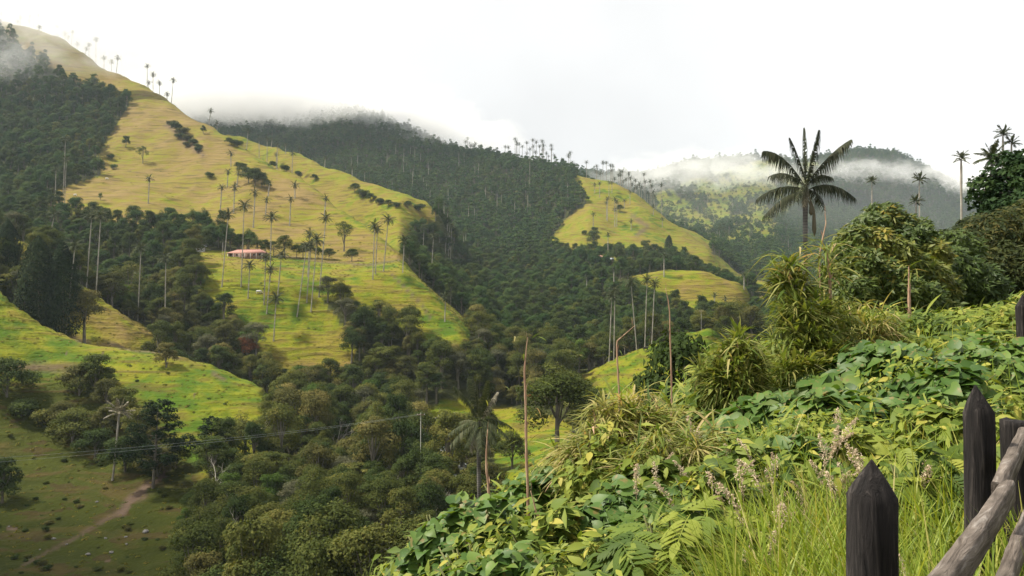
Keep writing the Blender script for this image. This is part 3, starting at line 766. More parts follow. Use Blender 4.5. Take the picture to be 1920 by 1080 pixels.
def frond_path(L_, elev, droop, n=12, side=0.0):
    """rachis in the x-z plane, arching down"""
    t = np.linspace(0, 1, n); ang = elev - droop * t ** 1.4
    st = L_ / (n - 1)
    x = np.concatenate([[0], np.cumsum(np.cos(ang[:-1]) * st)]); z = np.concatenate([[0], np.cumsum(np.sin(ang[:-1]) * st)])
    y = side * L_ * t ** 2
    return np.stack([x, y, z], 1)
def put_frond(mb, path, nleaf, llen, lw, r, hang=0.6, rach=0.035, m=0, start=0.12, tear=0.0, rot=None, tint=None, mr=None):
    L_ = np.linalg.norm(np.diff(path, axis=0), axis=1).sum(); n = len(path)
    tan = np.gradient(path, axis=0); tan /= np.linalg.norm(tan, axis=1)[:, None]
    t = np.linspace(start, 0.985, nleaf)
    P = np.stack([np.interp(t, np.linspace(0, 1, n), path[:, k]) for k in range(3)], 1)
    T = np.stack([np.interp(t, np.linspace(0, 1, n), tan[:, k]) for k in range(3)], 1)
    S = np.cross(T, [0, 0, 1.0]); nn = np.linalg.norm(S, axis=1); S[nn < .15] = [0, 1, 0]; S /= np.linalg.norm(S, axis=1)[:, None]
    prof = llen * L_ * np.clip(np.sin(np.pi * (0.12 + 0.80 * t)) ** 0.7, .25, 1)
    V = []; Tr = []; c = 0; tn = []
    for sgn in (-1, 1):
        keep = r.random(nleaf) >= tear
        ln = prof * r.uniform(.8, 1.12, nleaf); w = lw * L_
        h = hang * r.uniform(.75, 1.25, nleaf)
        D = S * sgn * 0.85 + T * 0.55 + np.array([0, 0, 0.10]); D /= np.linalg.norm(D, axis=1)[:, None]
        mid = P + D * (ln * .5)[:, None] - np.array([0, 0, 1.0]) * (ln * h * .16)[:, None]
        tip = P + D * (ln * .86)[:, None] - np.array([0, 0, 1.0]) * (ln * h * .75)[:, None]
        a0 = P - T * w * .5; a1 = P + T * w * .5; b0 = mid - T * w * .55; b1 = mid + T * w * .55
        for i in range(nleaf):
            if not keep[i]: continue
            V += [a0[i], a1[i], b1[i], b0[i], tip[i]]
            Tr += [(c, c + 1, c + 2), (c, c + 2, c + 3), (c + 3, c + 2, c + 4)]; tn += [r.random() if tint is None else tint * .6 + .4 * r.random()] * 3; c += 5
    V = np.array(V); pth = path
    if rot is not None: V = V @ rot.T; pth = path @ rot.T
    mb.put(V, None, np.array(Tr), m, np.array(tn))
    mb.tube(pth[::2] if n > 8 else pth, np.linspace(rach, rach * .25, len(pth[::2]) if n > 8 else n), 4, m if mr is None else mr, 0.8, cap=False)
def rotz(a): c, s = math.cos(a), math.sin(a); return np.array([[c, -s, 0], [s, c, 0], [0, 0, 1.0]])
def palm_crown(seed, nf=21, nleaf=11, lw=0.055, L_=4.4):
    r = np.random.default_rng(seed); mb = MB()
    for i in range(nf):
        q = i / (nf - 1); a = i * 2.399 + r.uniform(-.3, .3)
        el = R(80) - R(108) * q ** 0.9 + r.uniform(-.12, .12); dr = R(35) + R(45) * math.sin(math.pi * min(1, q + .15)) + r.uniform(-.1, .2)
        put_frond(mb, frond_path(L_ * r.uniform(.82, 1.08) * (.72 + .28 * math.sin(math.pi * min(1, .25 + q * .7))), el, dr, 8), nleaf, .24, lw, r, rot=rotz(a), rach=.05)
    for i in range(5):                                      # withered skirt
        put_frond(mb, frond_path(L_ * .6, R(-55), R(30), 6), 6, .2, lw, r, rot=rotz(i * 1.26 + seed), rach=.05, tint=1.0)
    mb.tube([(0, 0, -1.3), (0, 0, -.3), (0, 0, .5)], [.2, .26, .14], 6, 0, .3)
    return mb
PCROWN = [palm_crown(50 + i).mesh('palm_crown', [M_FROND]) for i in range(4)]
PCROWN_FAR = [palm_crown(60 + i, 15, 5, .15, 5.0).mesh('palm_crown', [M_FROND]) for i in range(3)]
def unit_trunk(seed, k=8):
    r = np.random.default_rng(seed); mb = MB(); t = np.linspace(-.02, 1, 9)
    cx = np.cumsum(r.normal(0, .0018, 9)); cyy = np.cumsum(r.normal(0, .0018, 9))
    P = np.stack([cx * t, cyy * t, t], 1)
    rr = np.interp(t, [0, .06, .5, 1], [1.35, 1.0, .95, .72])
    a = np.arange(k) * 2 * math.pi / k
    V = np.concatenate([np.stack([P[i, 0] * 30 + rr[i] * np.cos(a), P[i, 1] * 30 + rr[i] * np.sin(a), np.full(k, t[i])], 1) for i in range(9)])
    i = np.arange(8)[:, None] * k; j = np.arange(k)[None, :]
    mb.put(V, np.stack([i + j, i + (j + 1) % k, i + k + (j + 1) % k, i + k + j], -1).reshape(-1, 4))
    return mb.mesh('palm_trunk', [M_PTRUNK], True)
PTRUNK = [unit_trunk(s) for s in range(4)]
ORD = ['first', 'second', 'third', 'fourth', 'fifth', 'sixth', 'seventh', 'eighth', 'ninth', 'tenth', 'eleventh', 'twelfth', 'thirteenth', 'fourteenth', 'fifteenth', 'sixteenth', 'seventeenth', 'eighteenth', 'nineteenth', 'twentieth']
def nth(i):
    if i < 20: return ORD[i]
    t, u = divmod(i + 1, 10)
    tens = {2: 'twenty', 3: 'thirty', 4: 'forty', 5: 'fifty', 6: 'sixty', 7: 'seventy', 8: 'eighty', 9: 'ninety'}[t]
    if u == 0: return tens[:-1] + 'ieth'
    return tens + '-' + ORD[u - 1]
def palm(base, top, label, group, far=False, rad=0.22, cs=1.0):
    base = Vector(base); top = Vector(top); d = top - base; h = d.length
    o = bpy.data.objects.new('wax_palm', None); COL.objects.link(o); o.empty_display_size = .5
    o.location = base; o.rotation_mode = 'QUATERNION'; o.rotation_quaternion = d.to_track_quat('Z', 'Y')
    tag(o, label, 'palm', group)
    add('trunk', random.choice(PTRUNK), o, (0, 0, 0), (0, 0, 0), (rad, rad, h))
    s = cs * random.uniform(.88, 1.1)
    add('crown', random.choice(PCROWN_FAR if far else PCROWN), o, (0, 0, h), (0, 0, random.uniform(0, 6.28)), (s, s, s))
    return o
def palms(rows, d, where, group, far=True, rad=.42, cs=1.0, hmin=10):
    """rows of (px of crown, py of crown, px of foot or None, py of foot); d: distance, None = where the foot's pixel meets the ground"""
    rows = sorted(rows)
    for i, (px, py, bx, by) in enumerate(rows):
        if bx is None: bx = px
        if d is None:
            g = hit(bx, by)
            if g is None: g = Vector(at(bx, by, 900))
        else:
            dd = d(px, i) if callable(d) else d
            g = at(bx, by, dd); g.z = float(ground(g.x, dd))
        t = at(px, py, g.y)
        if t.z - g.z < hmin: t.z = g.z + hmin
        if t.z - g.z > 58: g.z = t.z - 58
        palm(g, t, f'{nth(i)} wax palm from the left {where}', group, far, rad, cs)

def crest(layer, off=8.0):
    ks = sorted(LAY[layer])
    return lambda px, i: float(np.interp(px, ks, [LAY[layer][k][0] for k in ks])) + off + (i * 37 % 5) * 14
Z7 = lambda zx, zy: (840 + zx / 4.571, 240 + zy / 4.571)
# ridge in the mist, upper left
palms([(3, 25, None, 45), (12, 10, None, 50), (33, 40, None, 62), (38, 32, None, 62), (56, 30, 53, 78), (55, 38, 54, 76), (63, 8, None, 62), (72, 28, None, 66), (74, 60, None, 74), (107, 49, None, 100), (108, 75, None, 104), (122, 63, None, 110),
       (128, 70, None, 112), (136, 60, 132, 112), (145, 83, None, 106), (162, 91, 158, 119), (167, 84, None, 120), (180, 74, None, 125), (195, 109, None, 136), (209, 116, None, 142), (221, 109, 217, 150), (276, 124, None, 186), (279, 155, 277, 188), (287, 140, None, 185), (299, 156, None, 193), (313, 187, None, 204), (325, 151, 320, 205)],
      crest(8), 'along the misty crest of the big yellow hill', 'palms on the misty left ridge', cs=1.05)
palms([(395, 208, 391, 258), (407, 230, None, 270), (465, 246, 461, 298), (486, 262, None, 296), (501, 262, None, 284), (520, 272, None, 304), (510, 281, 508, 306), (518, 290, None, 318), (535, 296, None, 318), (549, 288, 547, 320), (562, 290, None, 325), (610, 320, 608, 345), (635, 330, None, 352), (660, 335, None, 360), (655, 372, None, 395)],
      lambda px, i: 905 + (i * 53 % 7) * 22, 'on the low green spur behind the yellow hill', 'palms on the spur behind the yellow hill', cs=.95)
# on the yellow slope
palms([(280, 335, 278, 382), (433, 288, None, 312), (428, 322, 426, 352), (447, 325, 444, 352), (416, 352, 413, 398), (440, 352, 438, 400), (478, 362, 475, 428), (500, 375, 498, 402), (545, 374, 543, 423), (611, 372, 608, 405), (553, 348, None, 372), (505, 350, 503, 368)],
      None, 'standing on the open yellow slope above the house', 'palms on the yellow slope', cs=.9)
# plateau with the house
palms([(428, 403, 416, 540), (458, 387, 452, 540), (509, 408, 506, 530), (468, 498, 465, 562), (507, 507, 500, 592), (498, 484, 495, 572), (528, 478, 520, 562), (518, 560, 513, 640), (575, 462, 557, 594), (583, 462, 575, 570), (594, 450, 583, 586), (581, 440, 577, 520), (611, 410, 598, 560), (702, 425, 699, 524), (707, 432, 704, 515), (728, 413, 719, 509), (758, 452, 755, 512), (835, 558, 834, 603)],
      None, 'round the red-roofed house plateau', 'palms on the house plateau', far=False, rad=.26, cs=1.1)
palms([(795, 428, 792, 493), (813, 443, 808, 527), (837, 443, 835, 482), (847, 423, 844, 500)], None, 'at the dark wood beyond the plateau edge', 'palms at the wood beyond the plateau', far=False, rad=.22, cs=1.15)
# left woods
palms([(172, 405, 162, 535), (189, 405, 180, 548), (140, 462, 122, 632), (103, 402, 84, 464), (264, 466, 260, 522), (311, 486, 310, 566), (123, 262, 118, 358), (105, 318, 104, 360), (72, 124, 70, 168), (124, 300, 122, 352)],
      lambda px, i: {0: 1150, 1: 415, 2: 640, 3: 640, 4: 640, 5: 345, 6: 400, 7: 392, 8: 410, 9: 405}[i], 'in the woods at the foot of the big hill', 'palms in the left woods', far=False, rad=.27, cs=1.15)
# spur by the grazing cattle
palms([(1147, 557, 1142, 673), (1153, 545, 1151, 658), (1183, 530, 1194, 650), (1213, 526, 1209, 646), (1227, 533, 1222, 638)], lambda px, i: 396 + i * 3, 'on the bright pasture where dark cattle graze', 'palms by the grazing cattle', far=False, rad=.24, cs=1.15)
palms([(1140, 440, None, 480), (1151, 505, None, 560), (1100, 520, None, 560), (1395, 515, None, 545), (1360, 560, None, 590), (1245, 480, None, 520), (1340, 555, None, 580)], None, 'in the wooded hollow below the far farm', 'palms in the hollow below the far farm', cs=.8)
# the far crest
rows = []
for zx, zy in [(167,90),(150,118),(185,130),(203,148),(232,138),(195,180),(490,160),(516,165),(575,95),(587,118),(592,138),(610,138),(637,160),(676,125),(676,217),(702,183),(727,103),(730,158),(757,120),(748,207),(785,155),(808,113),(818,150),(813,185),(843,217),(838,275),(885,150),(889,180),(911,235),(980,272),(1033,240),(1046,215),(1065,297),(1187,293),(1274,327),(1273,377),(1306,405),(1328,297),(1357,297),(1393,320),(1413,327),(1404,403),(1427,437),(1463,410),(1475,372),(1494,372),(1500,460),(1526,460),(1480,485),(1548,392),(1565,430),(1577,490),(1680,397),(1732,455),(1690,460),(1605,450),(1710,580),(1770,590),(1828,490),(1640,500),(1660,540),(1745,500),(1600,520),(1620,560),(1760,545)]:
    a, b = Z7(zx, zy); rows.append((a, b, None, b + 28))
palms(rows, crest(13, 6), 'along the palm-lined crest of the far hill', 'palms on the far crest', cs=1.1, hmin=20)
rows = [(*Z7(a, b), None, Z7(a, c)[1]) for a, b, c in [(1258,483,560),(1299,475,600),(1380,465,590),(1405,468,560),(1366,605,800),(1358,640,790),(1430,610,850),(1447,632,850),(1512,622,690),(1245,740,850),(1837,780,850),(1560,545,660),(1430,700,840),(1570,800,880),(1760,670,750)]]
palms(rows, None, 'scattered over the far yellow-green hill face', 'palms on the far hill face', cs=1.0)
# pale trunks in the far cloud forest
rows = []
cand = np.nonzero((px3 > 640) & (px3 < 1085) & (y3 < 1500) & (py3 > 300) & (py3 < 440))[0]
for i in rng.choice(cand, 46, replace=False): rows.append((x3[i], y3[i], z3[i], rng.uniform(20, 34)))
cand = np.nonzero((px2 > 640) & (px2 < 900) & (py2 > 350) & (py2 < 480))[0]
for i in rng.choice(cand, min(len(cand), 8), replace=False): rows.append((x2[i], y2[i], z2[i], rng.uniform(20, 30)))
for x, y, z, h in rows:
    palm((x, y, z), (x + rng.uniform(-.5, .5), y, z + h), 'pale-stemmed wax palm rising out of the far dark cloud forest', 'palms in the far cloud forest', True, .36, .8)
# farther mountain behind the big near palm
rows = []
cand = np.nonzero((TY.ravel() > 1500) & (TY.ravel() < 2300) & (PA.ravel() > .5))[0]
for i in rng.choice(cand, 42, replace=False):
    x, y, z = TX.ravel()[i], TY.ravel()[i], TZ.ravel()[i]
    if seen(np.array([x]), np.array([y]), np.array([z + 5]))[0]:
        palm((x, y, z), (x, y, z + rng.uniform(16, 30)), 'tiny wax palm dotted on the distant misty pasture slope', 'palms on the distant misty slope', True, .3, .8)

# ---- near palms: every frond a part of its own
def near_palm(foot, top, rad, fronds, label, trunk_mat, leaf_m, nleaf=26, lw=.022, dead=None, llen=.2, group=None, hang=.8):
    """fronds: (photo dx, photo dy of the tip in metres across / up, depth in metres, sag)"""
    o = bpy.data.objects.new('wax_palm', None); COL.objects.link(o); o.location = foot
    tag(o, label, 'palm', group)
    f, t = Vector(foot), Vector(top); h = t - f
    mb = MB(); q = np.linspace(-.02, 1, 26)
    r = np.random.default_rng(int(abs(foot[0] * 100)))
    P = np.outer(q, np.array(h)); P[:, 0] += .06 * np.sin(q * 5)
    rr = rad * np.interp(q, [0, .1, .8, .97, 1], [1.3, 1, .9, 1.05, .6]) * (1 + .05 * (np.arange(26) % 2))
    mb.tube(P, rr, 10)
    add('trunk', mb.mesh('near_palm_trunk', [trunk_mat], True), o)
    for i, fr in enumerate(fronds):
        dx, dz, dy, sag = fr[:4]
        m = leaf_m if len(fr) < 5 else fr[4]
        tip = np.array([dx, dy, dz]); L_ = np.linalg.norm(tip); s = np.linspace(0, 1, 12)[:, None]
        ctrl = tip * .5 + np.array([0, 0, sag * L_])
        path = 2 * s * (1 - s) * ctrl + s * s * tip
        mb = MB(); put_frond(mb, path, nleaf, llen, lw, r, hang, rach=.04, tear=.07)
        add('frond', mb.mesh('frond', [m]), o, Vector(h) + Vector((0, 0, r.uniform(-.25, .3))))
    if dead:
        for dx, dz, ln in dead:
            mb = MB(); s = np.linspace(0, 1, 8)
            mb.tube(np.stack([dx * np.minimum(1, s * 2.2), 0 * s - .1, dz - ln * np.maximum(0, s - .15)], 1), np.interp(s, [0, .2, .6, .9, 1], [.05, .05, .12, .16, .03]), 6, 0, .4)
            add('flower_stalk', mb.mesh('flower_stalk', [M_DEADFROND]), o, Vector(h))
    return o
D0 = 60.0; S0 = D0 / F
top = at(1512, 352, D0); foot = at(1503, 600, D0); foot.z = float(ground(foot.x, D0)) - .5
m0 = lambda x, y: ((x - 1512) * S0, (352 - y) * S0)
fr = [(*m0(1514, 230), .5, .0), (*m0(1532, 243), -.6, .10), (*m0(1488, 260), .6, .16), (*m0(1436, 277), .5, .36), (*m0(1593, 268), -.4, .16), (*m0(1572, 330), 1.2, .34), (*m0(1600, 368), -.4, .40),
      (*m0(1422, 366), .4, .30), (*m0(1426, 402), -.7, .22), (*m0(1480, 392), -1.4, .22), (*m0(1500, 398), -.7, .10, M_DEADFROND), (*m0(1560, 384), 1.6, .38), (*m0(1462, 318), 2.2, .34)]
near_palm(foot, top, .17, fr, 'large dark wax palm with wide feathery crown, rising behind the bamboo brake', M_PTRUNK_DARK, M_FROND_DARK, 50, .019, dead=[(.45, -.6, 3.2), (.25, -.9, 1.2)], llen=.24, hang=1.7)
D1 = 80.0; S1 = D1 / F
top = at(899, 792, D1); foot = at(901, 960, D1); foot.z = float(ground(foot.x, D1)) - .5
m1 = lambda x, y: ((x - 899) * S1, (792 - y) * S1)
fr = [(*m1(893, 706), .5, .02), (*m1(852, 722), -.6, .22), (*m1(932, 735), .7, .12, M_DEADFROND), (*m1(880, 712), 1.2, .1), (*m1(915, 712), -.8, .08), (*m1(842, 812), -.5, .26), (*m1(846, 832), -1.2, .26), (*m1(962, 808), .4, .26), (*m1(955, 826), -1.0, .24), (*m1(930, 830), -1.6, .24),
      (*m1(876, 838), -1.4, .2), (*m1(884, 850), -.7, .06, M_DEADFROND), (*m1(905, 842), -2.0, .2), (*m1(862, 790), 2.0, .2), (*m1(940, 790), 2.0, .2), (*m1(920, 850), -.3, .05, M_DEADFROND)]
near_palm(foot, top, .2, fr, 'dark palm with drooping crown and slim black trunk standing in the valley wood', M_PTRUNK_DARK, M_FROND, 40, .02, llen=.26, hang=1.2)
def star_palm(px, py, bx, d, label, rpx, n=19, m=M_FROND, rad=.17, tm=None):
    """a mid-distance palm whose fronds are parts"""
    top = at(px, py, d); ft = at(bx, py + 200, d); ft.z = float(ground(ft.x, d)) - .3
    r = np.random.default_rng(int(px)); s = rpx * d / F; fr = []
    for i in range(n):
        a = i * 2.399; q = i / (n - 1); el = R(75) - R(105) * q
        ln = s * r.uniform(.85, 1.1)
        fr.append((ln * math.cos(a) * math.cos(el), ln * math.sin(el), ln * math.sin(a) * math.cos(el), .22 * math.cos(el) + .03))
    near_palm(ft, top, rad, fr, label, tm or M_PTRUNK, m, 22, .04, llen=.26)
star_palm(1803, 298, 1798, 130, 'slim wax palm standing alone against the white sky beyond the conifer', 17)
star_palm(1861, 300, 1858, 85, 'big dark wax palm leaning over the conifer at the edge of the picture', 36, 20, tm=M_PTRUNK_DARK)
star_palm(1881, 252, 1880, 150, 'tall small-crowned wax palm, higher one above the conifer', 19)
star_palm(1897, 268, 1896, 150, 'small-crowned wax palm, lower one above the conifer', 18)
star_palm(1724, 338, 1722, 220, 'small wax palm with full round crown over the rounded bush', 17)
star_palm(1718, 378, 1716, 200, 'short wax palm with drooping crown just over the rounded bush', 16)
star_palm(1635, 340, 1634, 260, 'faint small wax palm before the forested peak', 13)
star_palm(224, 775, 209, 232, 'half dead palm with pale trunk and withered crown in the shaded pasture', 30, 15, M_DEADFROND, .25)

# ================================================================== FOREGROUND PLANTS
M_VINE = leaf_mat('broad_vine_leaf', [(0, (0.024, 0.060, 0.012)), (0.4, (0.062, 0.125, 0.020)), (0.8, (0.130, 0.195, 0.034)), (1, (0.28, 0.29, 0.05))], 0.30, rough=0.5, spec=0.28, obj_w=0.0, noise=3, spots=16)
M_VINE_SOLO = leaf_mat('broad_vine_leaf_single', [(0, (0.024, 0.060, 0.012)), (0.4, (0.062, 0.125, 0.020)), (0.8, (0.130, 0.195, 0.034)), (1, (0.28, 0.29, 0.05))], 0.30, rough=0.5, spec=0.28, obj_w=1.0, noise=3, spots=16)
BAM = [(0, (0.045, 0.085, 0.016)), (0.45, (0.135, 0.175, 0.032)), (0.75, (0.26, 0.25, 0.075)), (0.92, (0.42, 0.33, 0.16)), (1, (0.48, 0.31, 0.22))]
M_BAMBOO = leaf_mat('bamboo_leaf', BAM, 0.34, rough=0.55, spec=0.15, obj_w=0.0)
M_BAMBOO_SOLO = leaf_mat('bamboo_leaf_single', BAM, 0.34, rough=0.55, spec=0.15, obj_w=1.0)
HERB = [(0, (0.044, 0.082, 0.013)), (0.5, (0.125, 0.175, 0.026)), (0.9, (0.235, 0.265, 0.042)), (1, (0.38, 0.34, 0.07))]
M_HERB = leaf_mat('herb_leaf', HERB, 0.34, rough=0.55, spec=0.15, obj_w=0.0)
M_HERB_SOLO = leaf_mat('herb_leaf_single', HERB, 0.34, rough=0.55, spec=0.15, obj_w=1.0)
M_GRASS = leaf_mat('meadow_grass', [(0, (0.085, 0.135, 0.014)), (0.5, (0.19, 0.26, 0.024)), (0.85, (0.31, 0.33, 0.05)), (1, (0.42, 0.36, 0.15))], 0.4, rough=0.5, spec=0.25, obj_w=0.0)
M_CULM = rough_mat('bamboo_culm', (0.22, 0.12, 0.08), (0.44, 0.30, 0.19), 30.0, 0.6, (1, 1, .3), bump=.3, bdist=.004)
M_STEM = rough_mat('green_stem', (0.08, 0.09, 0.03), (0.16, 0.16, 0.06), 9.0, 0.7)
M_PLUME = leaf_mat('grass_plume', [(0, (0.48, 0.36, 0.25)), (0.6, (0.64, 0.52, 0.38)), (1, (0.74, 0.64, 0.50))], 0.35, rough=.7, spec=.1, obj_w=.4, tr_tint=(1, 1, .9))
def strip_leaf(prof, droop=0.2, fold=0.18, n=None):
    """a leaf one unit long: prof = half widths along it; folded along the midrib and drooping"""
    n = len(prof); t = np.linspace(0, 1, n); z = -droop * t ** 2
    V = []
    for i in range(n): V += [(t[i], 0, z[i]), (t[i], prof[i], z[i] + fold * prof[i]), (t[i], -prof[i], z[i] + fold * prof[i])]
    T = []
    for i in range(n - 1):
        a, b = 3 * i, 3 * i + 3
        T += [(a, b, b + 1), (a, b + 1, a + 1), (a, a + 2, b + 2), (a, b + 2, b)]
    return np.array(V, float), np.array(T)
def blade_leaf(w, droop):
    t = np.linspace(0, 1, 5); ww = w * np.array([1, 1, .85, .55, .05]); z = -droop * t ** 2
    V = np.stack([np.repeat(t, 2), np.stack([ww, -ww], 1).ravel(), np.repeat(z, 2)], 1)
    return V, np.array([x for i in range(4) for x in ((2*i, 2*i+1, 2*i+3), (2*i, 2*i+3, 2*i+2))])
def heart_leaf(cup=0.10, droop=0.22):
    o = [(-.14, .20), (-.02, .38), (.22, .45), (.52, .36), (.80, .16), (1.0, 0.0)]
    V = [(0, 0, 0), (.35, 0, -.03), (.7, 0, -.10)]
    for sg in (1, -1):
        for x, y in o[:-1]: V.append((x, sg * y, cup * y * 2 - droop * max(0, x) ** 2 - .5 * cup * max(0, y - .3)))
    V.append((1, 0, -droop))
    T = []
    for b in (3, 8):
        r_ = [(0, b, b + 1), (0, b + 1, b + 2), (0, b + 2, 1), (1, b + 2, b + 3), (1, b + 3, 2), (2, b + 3, b + 4), (2, b + 4, 13)]
        T += r_ if b == 3 else [(x[0], x[2], x[1]) for x in r_]
    return np.array(V, float), np.array(T)
LEAF = {'heart': heart_leaf(), 'heart2': heart_leaf(.16, .35), 'lance': strip_leaf([.008, .040, .046, .032, .003], .35), 'lance2': strip_leaf([.008, .034, .040, .026, .002], .85), 'slim': strip_leaf([.02, .12, .004], .3), 'slim2': strip_leaf([.03, .21, .02], .35),
        'oval': strip_leaf([.02, .17, .22, .15, .01], .22), 'blade': blade_leaf(.0085, .45), 'blade2': blade_leaf(.0095, .12), 'blade3': blade_leaf(.0085, .85)}
def pinnate(npair=5):
    V, T, c = [], [], 0
    lv, lt = strip_leaf([.01, .15, .19, .12, .01], .25)
    for i in range(npair * 2 + 1):
        if i == npair * 2: x, a, s = .62, 0, .40
        else:
            x = .16 + .10 * (i // 2); a = R(58) * (1 if i % 2 else -1); s = .30 * (.8 + .4 * math.sin(math.pi * (i // 2 + 1) / (npair + 1)))
        ca, sa = math.cos(a), math.sin(a)
        v = lv * s; v = np.stack([v[:, 0] * ca - v[:, 1] * sa + x, v[:, 0] * sa + v[:, 1] * ca, v[:, 2] - .3 * x * x], 1)
        V.append(v); T.append(lt + c); c += len(v)
    t = np.linspace(0, .7, 5); rv = []
    for q in t: rv += [(q, .008, -.3 * q * q + .004), (q, -.008, -.3 * q * q + .004)]
    rt = []
    for i in range(4): rt += [(2 * i, 2 * i + 1, 2 * i + 3), (2 * i, 2 * i + 3, 2 * i + 2)]
    V.append(np.array(rv)); T.append(np.array(rt) + c)
    return np.concatenate(V), np.concatenate(T)
LEAF['pinnate'] = pinnate()
SOLO_MESH = {}
def leaf_mesh(kind, mat):
    k = (kind, mat.name)
    if k not in SOLO_MESH:
        v, t = LEAF[kind]; SOLO_MESH[k] = mesh_np(kind + '_leaf', v, t, [mat], smooth=True)
    return SOLO_MESH[k]
def frames(X, Nn):
    """rotation matrices with local x along X and local z near Nn"""
    X = X / np.linalg.norm(X, axis=1)[:, None]
    Y = np.cross(Nn, X); l = np.linalg.norm(Y, axis=1)[:, None]; Y = np.where(l < 1e-4, np.array([[0, 1.0, 0]]), Y / (l + 1e-9))
    return np.stack([X, Y, np.cross(X, Y)], -1)
def joined(kind, P, M, S, r, tint=None):
    v, t = LEAF[kind]; n = len(P)
    V = np.einsum('kij,nj->kni', M, v) * S[:, None, None] + P[:, None, :]
    T = (t[None] + (np.arange(n) * len(v))[:, None, None]).reshape(-1, 3)
    tn = np.repeat(r.random(n) if tint is None else tint, len(t))
    return V.reshape(-1, 3), T, tn
def leaf_parts(o, sets, n_solo, mat, solo_mat, part='leaf'):
    """sets: (kind, P, M, S, tint) in the plant's own frame; the largest n_solo in the picture become leaf objects, the rest one joined part"""
    allk = []
    base = np.array(o.location)
    for si, (kind, P, M, S, tn) in enumerate(sets):
        W = P + base
        app = S / np.linalg.norm(W, axis=1)
        face = np.abs(np.einsum('ki,ki->k', M[:, :, 2], W / np.linalg.norm(W, axis=1)[:, None]))
        front = -(P * (base / np.linalg.norm(base))).sum(1)
        px, py = proj(W[:, 0], W[:, 1], W[:, 2]); inn = (px > 0) & (px < 1920) & (py > 0) & (py < 1080)
        score = app * (.4 + face) * (1 + .6 * front) * inn
        allk += [(score[i], si, i) for i in range(len(P))]
    allk.sort(reverse=True)
    solo = set((si, i) for sc, si, i in allk[:n_solo] if sc > 0)
    mb = MB(); r = np.random.default_rng(len(allk))
    for si, (kind, P, M, S, tn) in enumerate(sets):
        keep = np.array([(si, i) not in solo for i in range(len(P))])
        if keep.any():
            v, t, tt = joined(kind, P[keep], M[keep], S[keep], r, None if tn is None else tn[keep]); mb.put(v, None, t, 0, tt)
        me = leaf_mesh(kind, solo_mat)
        for i in np.nonzero(~keep)[0]:
            c = bpy.data.objects.new(part, me); COL.objects.link(c); c.parent = o
            m = Matrix(M[i].tolist()).to_4x4() * 1.0
            m = Matrix.Translation(Vector(P[i])) @ m @ Matrix.Scale(float(S[i]), 4)
            c.matrix_basis = m
    if mb.n:
        f = add('foliage', mb.mesh('foliage', [mat], True), o); f['kind'] = 'stuff'
def root(name, loc, label, cat='plant', group=None):
    o = bpy.data.objects.new(name, None); COL.objects.link(o); o.empty_display_size = .2; o.location = loc
    tag(o, label, cat, group); return o
LIGHT = np.array([math.sin(SUN_AZ) * .5, -.25, 1.0])
def mound(name, px, py, d, hw, label, kinds, n, size, n_solo, mats, seed, depth=None, cat='plant', group=None, hangx=.35, spread=.8, ypow=1.0, tintr=(0, 1), upw=.8, burst=0):
    """a heap of foliage whose top shows at pixel (px, py) at distance d, hw pixels wide to either side, standing on the slope"""
    r = np.random.default_rng(seed)
    t = at(px, py, d); g = float(h_near(t.x, d)); rx = hw * d / F; ry = depth or rx * .8; hz = max(t.z - g, .25)
    o = root(name, (t.x, d, g), label, cat, group)
    ks = list(kinds.items()); sets = []
    for kind, share in ks:
        k = int(n * share); dv = unit(r, k); dv[:, 2] = np.abs(dv[:, 2]) ** ypow
        dv[:, 1] = np.where(r.random(k) < .65, -np.abs(dv[:, 1]), dv[:, 1])
        rad = np.clip(1 - np.abs(r.normal(0, .20, k)), .2, 1) * (1 + .18 * np.sin(dv[:, 0] * 6 + seed) * np.cos(dv[:, 2] * 5 + dv[:, 1] * 4))
        P = dv * rad[:, None] * np.array([rx, ry, hz])
        P[:, 2] += h_near(P[:, 0] + t.x, P[:, 1] + d) - g
        out = dv * np.array([1, 1, .5])
        Nn = .55 * dv + LIGHT * upw + spread * unit(r, k)
        X = out * .6 + np.array([0, 0, -hangx]) + .8 * unit(r, k)
        Nn /= np.linalg.norm(Nn, axis=1)[:, None]
        X = X - (X * Nn).sum(1)[:, None] * Nn
        S = size * r.uniform(.55, 1.3, k)
        if burst:                                # leaves spring in bursts from the ends of twigs
            c = r.integers(0, max(1, k // burst), k); C0 = P[c]; a_ = unit(r, k); a_[:, 2] = a_[:, 2] * .7 + .1
            X = a_ + .5 * out[c]; X /= np.linalg.norm(X, axis=1)[:, None]
            P = C0 + X * S[:, None] * r.uniform(.02, .25, k)[:, None]
            Nn = np.cross(np.cross(X, [0, 0, 1.0]), X) + .35 * unit(r, k)
            sets.append((kind, P, frames(X, Nn), S, np.clip(r.uniform(*tintr, max(1, k // burst))[c] * .6 + .4 * r.uniform(*tintr, k), 0, 1))); continue
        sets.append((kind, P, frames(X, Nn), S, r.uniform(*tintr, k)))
    leaf_parts(o, sets, n_solo, *mats)
    st = MB()
    for i in range(7):
        a = r.uniform(0, 6.28); q = r.uniform(.2, .8)
        e = np.array([rx * q * math.cos(a), ry * q * math.sin(a), hz * r.uniform(.6, .95)])
        st.tube([(e[0] * .4, e[1] * .4, -.15), (e[0] * .6, e[1] * .6, e[2] * .6), e], [.014, .011, .005], 4)
    add('stem', st.mesh('stem', [M_STEM], True), o)
    return o
VM = (M_VINE, M_VINE_SOLO); BM = (M_BAMBOO, M_BAMBOO_SOLO); HM = (M_HERB, M_HERB_SOLO)
HV = {'heart': .6, 'heart2': .4}
mound('vine', 850, 955, 6.4, 120, 'broad-leaved vine spilling over the brow at the bottom of the picture', HV, 1350, 0.105, 150, VM, 1)
